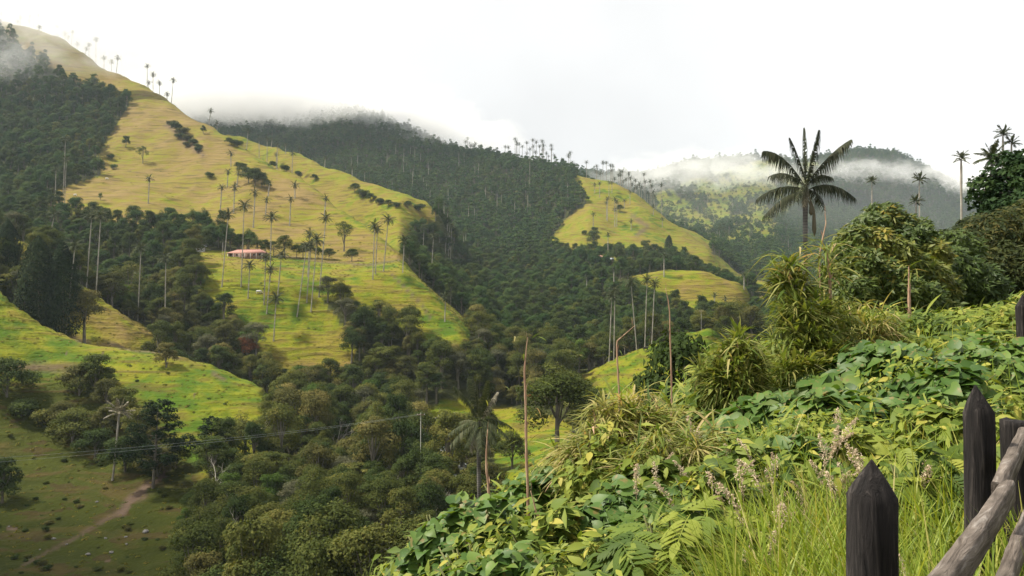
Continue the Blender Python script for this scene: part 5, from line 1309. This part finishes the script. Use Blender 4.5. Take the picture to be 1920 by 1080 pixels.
M_RUST = leaf_mat('rust_red_foliage', [(0, (0.08, 0.035, 0.015)), (0.5, (0.20, 0.075, 0.03)), (1, (0.34, 0.14, 0.05))], .25, rough=.75, spec=.06, obj_w=.2)
ptree(463, 640, 40, 'low_tree', M_RUST, 'rust-red tree among the green crowns below the plateau', d=392)
ptree(1008, 690, 36, 'low_tree', M_RUST, 'rust-coloured crown in the wood left of the cattle pasture', d=360)
cand = [i for i in solo if 330 < px1[i] < 1000]
for n_, i in enumerate(cand[7::22][:11]):
    tree('bare_tree', M_PALEBARK, (x1[i] + 3, y1[i] - 3, z1[i]), rng.uniform(1.0, 1.5), 'pale leafless tree poking out of the valley wood canopy', 'leafless trees in the valley wood')

# ---- tussocks and tiny bushes on the grazed slopes
def tussock(seed, n=14):
    r = np.random.default_rng(seed); mb = MB(); dv = unit(r, n); dv[:, 2] = np.abs(dv[:, 2]) * .7
    leaf_quads(mb, dv * np.array([.5, .5, .32]), dv + [0, 0, .3], .5, r, r.random(n), asp=.5)
    return mb
M_TUS = leaf_mat('grass_tussock', [(0, (0.05, 0.07, 0.010)), (0.5, (0.13, 0.125, 0.022)), (1, (0.22, 0.17, 0.05))], .3, rough=.8, spec=.05, obj_w=.6)
TUS = [tussock(s).mesh('tussock', [M_TUS]) for s in range(4)] + [tussock(9, 26).mesh('tussock', [M_DARK])]
P = jitter_grid(2.6, 140, 560, .62); x, y = P[:, 0], P[:, 1]; z = ground(x, y); c, _ = cover(x, y, z)
k = (c > .5) & seen(x, y, z + .5, .002) & (rng.random(len(x)) < .45 + .7 * np.clip(fbm(x / 22, y / 22, 3), 0, 1))
scatter('grass_tussocks', x[k], y[k], z[k] + .15, TUS, [.24, .24, .24, .24, .04], .45, 1.5, 'rough grass tussocks dotted over the nearer pastures', .8)
P = jitter_grid(6.5, 560, 1350, .5); x, y = P[:, 0], P[:, 1]; z = ground(x, y); c, _ = cover(x, y, z)
k = (c > .5) & seen(x, y, z + .5, .002) & (rng.random(len(x)) < .1 + .7 * np.clip(fbm(x / 60, y / 60, 3), 0, 1))
scatter('grass_tussocks', x[k], y[k], z[k] + .15, TUS, [.23, .23, .23, .23, .08], .8, 2.2, 'rough grass tussocks dotted over the far hillsides', .7)

_px2, _py2 = proj(TX, TY, TZ)
_c = np.nonzero(((PA > .5) & (TY < 340) & (TY > 130) & (_px2 > -60) & (_px2 < 320) & (_py2 > 690) & (_py2 < 1080)).ravel())[0]
_c = _c[rng.random(len(_c)) < .006 + .02 * (fbm(TX.ravel()[_c] / 18, TY.ravel()[_c] / 18, 2) > .15)]
scatter('scrub', TX.ravel()[_c], TY.ravel()[_c], TZ.ravel()[_c], [whole('bush', M_DARK), whole('bush', M_BROWN), whole('bush', M_OLIVE)], [.4, .4, .2], .12, .5, 'low dark scrub dotted over the shaded bank', .8)

# ================================================================== BUILDINGS
M_ROOF = rough_mat('faded_red_roof', (0.25, 0.115, 0.09), (0.36, 0.20, 0.16), 1.5, .8, (1, 1, 1), .2)
M_WALLW = rough_mat('whitewash', (0.45, 0.44, 0.42), (0.66, 0.65, 0.62), 2.0, .9)
M_WALLD = rough_mat('dark_timber_wall', (0.12, 0.07, 0.05), (0.24, 0.15, 0.11), 2.0, .9)  # dark brown timber for walls, doors and crossarms
M_TIN = rough_mat('pale_tin_roof', (0.42, 0.47, 0.52), (0.62, 0.66, 0.70), 1.2, .55, (3, 1, 1), .2)
M_GLASS = rough_mat('dark_window', (0.015, 0.018, 0.02), (0.04, 0.045, 0.05), 2.0, .2, spec=.5)
def box_mb(mb, x0, x1, y0, y1, z0, z1, m=0):
    v = [(x, y, z) for z in (z0, z1) for y in (y0, y1) for x in (x0, x1)]
    mb.put(v, [(0, 2, 3, 1), (4, 5, 7, 6), (0, 1, 5, 4), (2, 6, 7, 3), (0, 4, 6, 2), (1, 3, 7, 5)], None, m)
def house(px, py, wpx, label, roof_m, wall_m, rz, rows=1, hip=True, name='farmhouse', depth=8.0, hw=2.6, rise=2.2, porch=True, d=None):
    g = hit(px, py) if d is None else at(px, py, d)
    if d is not None: g.z = float(ground(g.x, g.y))
    L_ = wpx * g.y / F; D = depth
    o = root(name, g, label, 'house'); o.rotation_euler.z = rz
    mb = MB(); box_mb(mb, -L_ / 2, L_ / 2, -D / 2, D / 2, -2.5, hw); add('wall', mb.mesh('wall', [wall_m]), o)
    mb = MB(); e = .9; a = D / 2 + e; X = L_ / 2 + e; t = .14; hx = X - (D * .5 if hip else 0)
    V = [(-X, -a, hw), (X, -a, hw), (X, a, hw), (-X, a, hw), (-hx, 0, hw + rise), (hx, 0, hw + rise)]
    V += [(x, y, z - t) for x, y, z in V]
    mb.put(V, [(0, 1, 5, 4), (2, 3, 4, 5), (7, 6, 10, 11), (9, 8, 11, 10), (0, 6, 7, 1), (2, 8, 9, 3), (1, 7, 8, 2), (3, 9, 6, 0)], [(1, 2, 5), (3, 0, 4), (8, 7, 11), (6, 9, 10)])
    rf = add('roof', mb.mesh('roof', [roof_m]), o)
    mb = MB(); mb.tube([(-hx, 0, hw + rise + .03), (0, 0, hw + rise + .05), (hx, 0, hw + rise + .03)], [.14, .14, .14], 6); add('ridge_cap', mb.mesh('ridge_cap', [roof_m]), rf)
    n = max(2, int(L_ / 3.2))
    for i in range(n):
        x = -L_ / 2 + (i + .5) * L_ / n
        mb = MB()
        if i == n // 2: box_mb(mb, x - .5, x + .5, -D / 2 - .05, -D / 2 + .05, 0, 2.05); add('door', mb.mesh('door', [M_WALLD]), o)
        else:
            box_mb(mb, x - .55, x + .55, -D / 2 - .05, -D / 2 + .05, .9, 2.0); w = add('window', mb.mesh('window', [M_GLASS]), o)
            mb = MB(); box_mb(mb, x - .65, x + .65, -D / 2 - .12, -D / 2 - .06, .78, .9); add('sill', mb.mesh('sill', [M_WALLW]), w)
    if porch:
        for i in range(n + 1):
            x = -L_ / 2 + i * L_ / n; mb = MB(); box_mb(mb, x - .08, x + .08, -a + .1, -a + .26, -2.0, hw - .06); add('porch_post', mb.mesh('porch_post', [M_WALLW]), o)
    return o
house(466, 484, 68, 'long low farmhouse with faded red hipped roof on the plateau', M_ROOF, M_WALLD, R(-9))
house(371, 471, 20, 'small shed with pale tin roof and white wall left of the farmhouse', M_TIN, M_WALLW, R(-12), hip=False, name='shed', depth=5, rise=.8, porch=False, hw=2.9)
house(1123, 474, 20, 'far farmhouse with dull red roof beside the big dark tree', M_ROOF, M_WALLD, R(5), d=845, depth=8)
house(1143, 474, 12, 'far farm building with red wall and pale roof', M_TIN, M_ROOF, R(-15), d=838, name='farm_shed', hip=False, depth=6, porch=False, rise=1.4)
house(1176, 478, 14, 'far white-walled farm shed among low trees', M_TIN, M_WALLW, R(10), d=835, name='farm_shed', hip=False, depth=6, porch=False, rise=1.2)
# fence posts near the house and utility poles
M_POLE = rough_mat('concrete_pole', (0.40, 0.39, 0.36), (0.58, 0.56, 0.52), 2.0, .8)
def pole(px, py, h, label, d=None, r0=.06, arm=True):
    g = hit(px, py) if d is None else at(px, py, d)
    if d: g.z = float(ground(g.x, g.y))
    o = root('utility_pole', g, label, 'pole')
    mb = MB(); mb.tube([(0, 0, -.5), (0, 0, h * .5), (0, 0, h)], [r0, r0 * .85, r0 * .65], 8); add('shaft', mb.mesh('shaft', [M_POLE], True), o)
    if arm:
        mb = MB(); box_mb(mb, -.9, .9, -.07, .07, h - .6, h - .46); add('crossarm', mb.mesh('crossarm', [M_WALLD]), o)
        for x in (-.8, .8):
            mb = MB(); mb.tube([(x, 0, h - .46), (x, 0, h - .25)], [.06, .04], 6); add('insulator', mb.mesh('insulator', [M_POLE]), o)
    return g + Vector((0, 0, h - .3))
p1 = pole(789, 770, 22, 'thin pale utility pole in the valley wood by the stream meadow', d=205)
pole(1315, 618, 9, 'short pale utility pole at the top of the cattle pasture', d=392)
pole(417, 478, 7, 'pale pole between the shed and the farmhouse', arm=False)
M_WIRE = rough_mat('steel_cable', (0.20, 0.22, 0.22), (0.34, 0.36, 0.36), 3.0, .5)
for dz, lab in ((0, 'upper power cable crossing the shaded pasture'), (-.7, 'lower power cable crossing the shaded pasture')):
    a = np.array(at(-140, 868, 135)); b = np.array(p1); a[2] += dz; b[2] += dz * .25
    s = np.linspace(0, 1, 40)[:, None]; q = a * (1 - s) + b * s; q[:, 2:] -= 1.0 * 4 * s * (1 - s)
    mb = MB(); mb.tube(q, .018, 5); tag(add('power_cable', mb.mesh('power_cable', [M_WIRE], True)), lab, 'cable', 'power cables')

# ================================================================== RIVER AND ROCKS
def water_mat():
    m, N, L = new_mat('white_water'); out = N.new('ShaderNodeOutputMaterial'); b = N.new('ShaderNodeBsdfPrincipled')
    g = N.new('ShaderNodeNewGeometry'); n = N.new('ShaderNodeTexNoise'); n.inputs['Scale'].default_value = .7; n.inputs['Detail'].default_value = 6
    L.new(g.outputs['Position'], n.inputs['Vector']); rp = ramp(N, [(.46, (.05, .065, .06)), (.62, (.62, .65, .66))]); L.new(n.outputs[0], rp.inputs[0]); L.new(rp.outputs[0], b.inputs['Base Color'])
    b.inputs['Roughness'].default_value = .25
    bp = N.new('ShaderNodeBump'); bp.inputs['Distance'].default_value = .3; L.new(n.outputs[0], bp.inputs['Height']); L.new(bp.outputs[0], b.inputs['Normal'])
    L.new(b.outputs[0], out.inputs[0]); return m
rp_ = [(690, 1075, 150), (714, 1066, 158), (740, 1010, 185), (790, 960, 215), (848, 940, 240), (870, 890, 260), (832, 850, 285), (829, 826, 305), (800, 815, 330), (760, 800, 360)]
pts = np.array([[*at(a, b, d)[:2], 0] for a, b, d in rp_]); s = np.linspace(0, 1, 90); si = np.linspace(0, 1, len(pts))
cl = np.stack([np.interp(s, si, pts[:, k]) for k in range(3)], 1); nm = np.gradient(cl, axis=0)[:, [1, 0, 2]] * [1, -1, 0]; nm /= np.linalg.norm(nm, axis=1)[:, None]
V = []
for i in range(90):
    for o_ in (-1, -.5, 0, .5, 1):
        p = cl[i] + nm[i] * o_ * (1.1 + .4 * math.sin(i * .7)); V.append((p[0], p[1], float(ground(p[0], p[1])) + .3))
tag(add('river', mesh_np('river', V, grid_faces(90, 5), [water_mat()], smooth=True)), kind='structure')
M_ROCK = rough_mat('grey_boulder', (0.09, 0.085, 0.08), (0.30, 0.29, 0.275), 2.0, .9, bump=.6, bdist=.1)
def rock_mesh(seed):
    r = np.random.default_rng(seed); a, b = np.meshgrid(np.linspace(0, 2 * math.pi, 13)[:-1], np.linspace(0.05, math.pi - .05, 8))
    d = np.stack([np.cos(a) * np.sin(b), np.sin(a) * np.sin(b), np.cos(b)], -1).reshape(-1, 3)
    f = 1 + .22 * np.sin(d[:, 0] * 3 + seed) * np.cos(d[:, 1] * 4 - seed) + .12 * r.normal(size=len(d))
    V = d * f[:, None] * np.array([1, .8, .62]); q = []
    for i in range(7):
        for j in range(12): q.append((i * 12 + j, (i + 1) * 12 + j, (i + 1) * 12 + (j + 1) % 12, i * 12 + (j + 1) % 12))
    return mesh_np('boulder', V, np.array(q), [M_ROCK])
RK = [rock_mesh(s) for s in range(5)]
RL = [(165, 1042, 6, 'pale boulder on the lower shaded pasture'), (273, 999, 8, 'largest grey boulder beside the worn track'), (209, 1037, 6, 'dark boulder right of the pale one'), (101, 1011, 5, 'small rock left of the pale boulder'), (75, 1031, 3, 'tiny rock at the far left of the lower pasture'), (236, 1008, 4, 'small rock left of the largest boulder'), (237, 1023, 4, 'small pale rock below the largest boulder'), (198, 1010, 4, 'small rock on the track verge'), (182, 942, 4, 'white stone near the half dead palm foot'), (17, 989, 3, 'small stone by the picture edge'), (125, 1022, 3, 'little stone between the rock and the pale boulder')]
for i, (px, py, r_, lab) in enumerate(RL):
    g = hit(px, py); s = r_ * g.y / F * .8; tag(add('boulder', RK[i % 5], None, g + Vector((0, 0, .15 * s)), (0, 0, i * 1.3), s), lab, 'rock', 'boulders on the shaded pasture')
for i, (px, py, r_) in enumerate([(826, 782, 5), (834, 780, 6), (818, 786, 4), (842, 786, 4), (805, 790, 4), (828, 791, 3), (852, 778, 4), (840, 776, 3), (848, 939, 9), (836, 838, 5), (822, 842, 4)]):
    g = hit(px, py, 120); s = r_ * g.y / F; tag(add('boulder', RK[(i + 2) % 5], None, g + Vector((0, 0, .1 * s + (.5 if i > 7 else 0))), (0, 0, i * 2.1), s), 'pale boulder beside the stream glimpsed in the valley wood', 'rock', 'boulders along the stream')

# ================================================================== CATTLE
def cow_mesh(mat, graze):
    mb = MB()
    mb.tube([(-.95, 0, 1.05), (-.8, 0, 1.08), (-.35, 0, 1.0), (.25, 0, 1.02), (.7, 0, 1.12), (.88, 0, 1.14)], [.16, .33, .38, .38, .33, .2], 10)
    hd = [(.8, 0, 1.2), (1.15, 0, .95), (1.35, 0, .55), (1.45, 0, .28)] if graze else [(.8, 0, 1.2), (1.1, 0, 1.38), (1.3, 0, 1.42), (1.6, 0, 1.3)]
    mb.tube(hd, [.24, .18, .15, .08], 8)
    for x in (-.72, .62):
        for y in (-.2, .2):
            mb.tube([(x, y, 1.0), (x + (.03 if x > 0 else -.08), y, .55), (x, y, .06), (x + .02, y, 0)], [.15, .085, .06, .075], 6)
    mb.tube([(-.95, 0, 1.2), (-1.1, 0, .9), (-1.08, 0, .45)], [.04, .03, .05], 5)
    e = hd[2] if graze else hd[2]
    for y in (-1, 1):
        mb.tube([(e[0] - .08, y * .1, e[2] + .08), (e[0] - .08, y * .26, e[2] + .1)], [.05, .02], 4)
        mb.tube([(e[0] - .05, y * .06, e[2] + .12), (e[0], y * .16, e[2] + .24)], [.025, .01], 4)
    return mb.mesh('cow', [mat], True)
M_CB = rough_mat('black_hide', (0.012, 0.010, 0.009), (0.03, 0.026, 0.022), 2, .6); M_CW = rough_mat('white_hide', (0.55, 0.52, 0.46), (0.72, 0.70, 0.66), 2, .7); M_CR = rough_mat('brown_hide', (0.07, 0.035, 0.02), (0.13, 0.07, 0.04), 2, .7)
for px, py, m, gz, rz, lab in [(1211, 658, M_CB, False, .3, 'black cow standing on the bright spur pasture'), (1205, 646, M_CR, True, 2.8, 'brown cow grazing at the skyline of the spur pasture'), (1172, 652, M_CB, True, .4, 'dark cow grazing beside the left palm trunks'), (1190, 647, M_CB, True, 3.0, 'dark cow grazing between the palm trunks'), (485, 551, M_CW, True, .2, 'white cow grazing below the palms on the plateau slope'), (175, 386, M_CR, True, .5, 'dark cow on the lower yellow slope'), (141, 368, M_CW, True, 2.9, 'pale cow near the wood on the yellow slope'), (200, 338, M_CW, True, .3, 'pale cow high on the yellow slope')]:
    g = hit(px, py)
    if g: tag(add('cow', cow_mesh(m, gz), None, g, (0, 0, rz), 1.15), lab, 'cow', 'grazing cattle')

# ================================================================== FENCE
def wood_mat(name, c1, c2, c3):
    m, N, L = new_mat(name); out = N.new('ShaderNodeOutputMaterial'); b = N.new('ShaderNodeBsdfPrincipled')
    tc = N.new('ShaderNodeTexCoord'); mp = N.new('ShaderNodeMapping'); mp.inputs['Scale'].default_value = (26, 26, 2.2); L.new(tc.outputs['Object'], mp.inputs[0])
    n = N.new('ShaderNodeTexNoise'); n.inputs['Scale'].default_value = 1.4; n.inputs['Detail'].default_value = 8; n.inputs['Roughness'].default_value = .65; n.inputs['Distortion'].default_value = .8; L.new(mp.outputs[0], n.inputs['Vector'])
    n2 = N.new('ShaderNodeTexNoise'); n2.inputs['Scale'].default_value = 7; n2.inputs['Detail'].default_value = 4; L.new(tc.outputs['Object'], n2.inputs['Vector'])
    rp = ramp(N, [(.3, c1), (.55, c2), (.78, c3)]); L.new(n.outputs[0], rp.inputs[0])
    mx = N.new('ShaderNodeMix'); mx.data_type = 'RGBA'; mx.blend_type = 'OVERLAY'; mx.inputs[0].default_value = .6; L.new(rp.outputs[0], mx.inputs[6]); L.new(n2.outputs[0], mx.inputs[7]); L.new(mx.outputs[2], b.inputs['Base Color'])
    b.inputs['Roughness'].default_value = .85; b.inputs['Specular IOR Level'].default_value = .15
    bp = N.new('ShaderNodeBump'); bp.inputs['Strength'].default_value = 1.0; bp.inputs['Distance'].default_value = .02; L.new(n.outputs[0], bp.inputs['Height']); L.new(bp.outputs[0], b.inputs['Normal'])
    L.new(b.outputs[0], out.inputs[0]); return m
M_CHAR = wood_mat('charred_timber', (0.006, 0.0055, 0.0055), (0.022, 0.019, 0.018), (0.11, 0.095, 0.085))
M_GREYWOOD = wood_mat('weathered_timber', (0.045, 0.035, 0.028), (0.15, 0.125, 0.105), (0.38, 0.35, 0.32))
def post_mesh(w, h, tip, skew=(0, 0), seed=0, cham=.17):
    """chamfered post with an axe-cut pointed top; z = 0 at the shoulder"""
    r = np.random.default_rng(seed); c = w / 2; k = c * (1 - 2 * cham)
    ring = np.array([(-c, -k), (-k, -c), (k, -c), (c, -k), (c, k), (k, c), (-k, c), (-c, k)])
    zs = np.concatenate([np.linspace(-h, -.02, 12), [0]])
    V = []
    for z in zs:
        j = 1 + r.normal(0, .012, (8, 1)) + (.0 if z < 0 else -.01)
        V.append(np.concatenate([ring * j + np.array([.004 * math.sin(z * 6 + seed), 0]), np.full((8, 1), z) + (r.normal(0, .006, (8, 1)) if z == 0 else 0)], 1))
    for f, q in ((.66, .36), (.33, .69), (.05, .97)):
        V.append(np.concatenate([ring * f * (1 + r.normal(0, .03, (8, 1))) + np.array(skew) * q, np.full((8, 1), tip * q)], 1))
    V.append(np.array([[skew[0], skew[1], tip]])); n = len(zs) + 3; V = np.concatenate(V)
    q = [(i * 8 + j, i * 8 + (j + 1) % 8, (i + 1) * 8 + (j + 1) % 8, (i + 1) * 8 + j) for i in range(n - 1) for j in range(8)]
    t = [((n - 1) * 8 + j, (n - 1) * 8 + (j + 1) % 8, n * 8) for j in range(8)]
    return mesh_np('post', V, [np.array(q), np.array(t)], [M_CHAR])
fb = at(1630, 930, 2.65); gz0 = float(h_near(fb.x, fb.y))
fence = root('wooden_fence', (fb.x, fb.y, gz0), 'rustic fence with charred pointed posts and weathered split rails at the lower corner', 'fence')
def post(px, py, d, w, tip, skew, seed, rz, label):
    p = at(px, py, d); h = p.z - float(h_near(p.x, d)) + .25
    o = add('post', post_mesh(w, h, tip, skew, seed), fence, p - fence.location, (0, 0, rz)); o['label'] = label
post(1633, 928, 2.65, .121, .105, (.005, 0), 1, R(14), 'shorter charred post with blunt pyramid point')
post(1834, 772, 4.1, .112, .125, (-.012, 0), 2, R(10), 'taller charred post with pointed top')
post(1903, 790, 4.5, .12, .01, (0, 0), 3, R(35), 'flat-topped post carrying the rails')
post(1918, 575, 11.5, .15, .16, (0, 0), 4, R(10), 'distant dark post at the picture edge')
def rail(pts, hh, ww, seed, label):
    r = np.random.default_rng(seed); W = np.array([at(*p) for p in pts]); s = np.linspace(0, 1, 22); si = np.linspace(0, 1, len(W))
    P = np.stack([np.interp(s, si, W[:, k]) for k in range(3)], 1)
    for _ in range(3): P[1:-1] = (P[:-2] + P[1:-1] * 2 + P[2:]) / 4
    T = np.gradient(P, axis=0); T /= np.linalg.norm(T, axis=1)[:, None]
    S = np.cross(T, [0, 0, 1.0]); S /= np.linalg.norm(S, axis=1)[:, None]; U = np.cross(S, T)
    sec = np.array([(-.5, -.45), (-.5, .40), (-.38, .5), (.36, .5), (.5, .38), (.5, -.42), (.3, -.5), (-.3, -.5)]); V = []
    for i in range(22):
        j = sec * (1 + r.normal(0, .035, (8, 1)))
        V.append(P[i] + S[i] * (j[:, :1] * ww) + U[i] * (j[:, 1:] * hh))
    mid = W.mean(0); ax = Vector(W[-1] - W[0]).to_track_quat('Z', 'Y').to_matrix(); A = np.array(ax)
    V = (np.concatenate(V) - mid) @ A; q = [(i * 8 + j, i * 8 + (j + 1) % 8, (i + 1) * 8 + (j + 1) % 8, (i + 1) * 8 + j) for i in range(21) for j in range(8)]
    mb = MB(); mb.put(V, q); mb.put(V[:8], [(0, 1, 2, 3), (0, 3, 4, 5), (0, 5, 6, 7)]); mb.put(V[-8:], [(0, 1, 2, 3), (0, 3, 4, 5), (0, 5, 6, 7)])
    o = add('rail', mb.mesh('rail', [M_GREYWOOD]), fence, Vector(mid) - fence.location, ax.to_euler()); o['label'] = label
rail([(1690, 1200, 1.75), (1770, 1100, 2.2), (1840, 1000, 2.75), (1890, 920, 3.5)], .085, .05, 1, 'curved weathered rail, upper one nearest')
rail([(1872, 925, 3.45), (1905, 850, 4.1), (1960, 745, 5.4)], .09, .05, 2, 'weathered rail, upper one beyond the joint')
rail([(1860, 1180, 2.6), (1900, 1045, 3.3), (1950, 930, 4.3)], .08, .05, 3, 'weathered lower rail')

# ================================================================== AIR: even haze round the whole valley, mist on the ridges, one unseen cloud added for shade
def box_mesh(name, x0, x1, y0, y1, z0, z1, mat):
    v = [(x, y, z) for z in (z0, z1) for y in (y0, y1) for x in (x0, x1)]
    return mesh_np(name, v, np.array([(0, 2, 3, 1), (4, 5, 7, 6), (0, 1, 5, 4), (2, 6, 7, 3), (0, 4, 6, 2), (1, 3, 7, 5)]), [mat])
def haze_mat():
    m, N, L = new_mat('pale_air')
    out = N.new('ShaderNodeOutputMaterial'); v = N.new('ShaderNodeVolumePrincipled')
    v.inputs['Color'].default_value = (0.74, 0.88, 1.0, 1)
    v.inputs['Density'].default_value = 0.00005
    v.inputs['Anisotropy'].default_value = 0.2
    L.new(v.outputs[0], out.inputs['Volume'])
    return m
hz = add('haze', box_mesh('haze', -3600, 3600, -80, 4350, -70, 620, haze_mat()))
tag(hz, 'pale blue haze filling the whole valley', None, kind='stuff')
def ball(name, mat, nu=24, nv=14, rough=0.0, seed=0):
    a, b = np.meshgrid(np.linspace(0, 2 * math.pi, nu + 1)[:-1], np.linspace(0, math.pi, nv))
    d = np.stack([np.cos(a) * np.sin(b), np.sin(a) * np.sin(b), np.cos(b)], -1).reshape(-1, 3)
    d = d * (1 + rough * fbm(d[:, 0] * 2 + seed + d[:, 2], d[:, 1] * 2 - d[:, 2], 3))[:, None]
    q = [(i * nu + j, (i + 1) * nu + j, (i + 1) * nu + (j + 1) % nu, i * nu + (j + 1) % nu) for i in range(nv - 1) for j in range(nu)]
    return mesh_np(name, d, np.array(q), [mat], smooth=True)
def mist_mat(dens, scale, thr, soft=.25):
    m, N, L = new_mat('drifting_mist')
    out = N.new('ShaderNodeOutputMaterial'); v = N.new('ShaderNodeVolumePrincipled')
    v.inputs['Color'].default_value = (1, 1, 1, 1); v.inputs['Anisotropy'].default_value = 0.0
    tc = N.new('ShaderNodeTexCoord'); g = N.new('ShaderNodeNewGeometry')
    ln = N.new('ShaderNodeVectorMath'); ln.operation = 'LENGTH'; L.new(tc.outputs['Object'], ln.inputs[0])
    fo = N.new('ShaderNodeMapRange'); fo.interpolation_type = 'SMOOTHSTEP'; fo.inputs['From Min'].default_value = 1.0; fo.inputs['From Max'].default_value = .35
    L.new(ln.outputs['Value'], fo.inputs['Value'])
    mp = N.new('ShaderNodeMapping'); mp.inputs['Scale'].default_value = (1, 1, 1.9); L.new(g.outputs['Position'], mp.inputs[0])
    n = N.new('ShaderNodeTexNoise'); n.inputs['Scale'].default_value = 1 / scale; n.inputs['Detail'].default_value = 5; n.inputs['Roughness'].default_value = .62; n.inputs['Distortion'].default_value = .4
    L.new(mp.outputs[0], n.inputs['Vector'])
    ad = N.new('ShaderNodeMath'); ad.operation = 'MULTIPLY_ADD'; ad.inputs[1].default_value = .55; L.new(fo.outputs[0], ad.inputs[0])
    nc = N.new('ShaderNodeMath'); nc.operation = 'MULTIPLY_ADD'; nc.inputs[1].default_value = 2.0; nc.inputs[2].default_value = -.5; L.new(n.outputs[0], nc.inputs[0]); L.new(nc.outputs[0], ad.inputs[2])
    mr = N.new('ShaderNodeMapRange'); mr.interpolation_type = 'SMOOTHSTEP'; mr.inputs['From Min'].default_value = thr; mr.inputs['From Max'].default_value = thr + soft; mr.inputs['To Max'].default_value = dens
    L.new(ad.outputs[0], mr.inputs['Value'])
    mu = N.new('ShaderNodeMath'); mu.operation = 'MULTIPLY'; L.new(mr.outputs[0], mu.inputs[0]); L.new(fo.outputs[0], mu.inputs[1])
    L.new(mu.outputs[0], v.inputs['Density']); L.new(v.outputs[0], out.inputs['Volume'])
    return m
for px, py, d, rx, ry, rz, dens, sc, thr, lab in [
    (140, 45, 1180, 400, 230, 130, .0065, 75, .76, 'mist veiling the palms on the long left ridge'),
    (450, 185, 1770, 400, 300, 110, .014, 75, .68, 'mist bank rolling over the dark mountain behind the yellow hill'),
    (690, 225, 1730, 330, 260, 85, .011, 65, .74, 'thin mist round the dark mountain top'),
    (850, 255, 1640, 220, 180, 52, .008, 60, .74, 'faint mist where the far crest leaves the cloud'),
    (1310, 330, 2300, 420, 330, 90, .0055, 70, .80, 'mist lying over the distant pasture mountain'),
    (1600, 332, 2450, 400, 280, 62, .0055, 55, .82, 'band of mist across the distant forested peak'),
    (1860, 335, 2600, 330, 280, 120, .009, 95, .73, 'mist hiding the saddle beside the conifer'),
    (1540, 400, 1850, 620, 260, 190, .0002, 160, .30, 'thin veil of mist in the far side valley'),
    (70, 150, 1050, 180, 120, 80, .004, 50, .78, 'thin wisps over the dark wood on the left ridge')]:
    o = add('mist', ball('mist', mist_mat(dens, sc, thr)), None, at(px, py, d), None, (rx, ry, rz))
    tag(o, lab, kind='stuff')
# unseen cloud overhead, added to keep the sun off the lower pasture
def shade_cloud_mat():
    m, N, L = new_mat('shade_cloud'); out = N.new('ShaderNodeOutputMaterial'); v = N.new('ShaderNodeVolumePrincipled')
    v.inputs['Color'].default_value = (1, 1, 1, 1); v.inputs['Density'].default_value = .05; L.new(v.outputs[0], out.inputs['Volume']); return m
aim = Vector((-138, 158, -42)); k = (740 - aim.z) / sd.z
tag(add('cloud', ball('cloud', shade_cloud_mat(), rough=.35, seed=3), None, aim + sd * k, None, (88, 60, 50)), 'unseen cloud overhead, added to shade the lower pasture', kind='stuff')

# ---- things that share a description are told apart by their order across the picture
bpy.context.view_layer.update()
share = {}
for o in list(scene.objects):
    if o.parent is None and o.get('category') and o.get('label'): share.setdefault(o['label'], []).append(o)
for lab, os_ in share.items():
    if len(os_) < 2: continue
    os_.sort(key=lambda o: o.location.x / max(o.location.y, .1))
    for i, o in enumerate(os_): o['label'] = f'{lab}, {nth(i)} from the left'
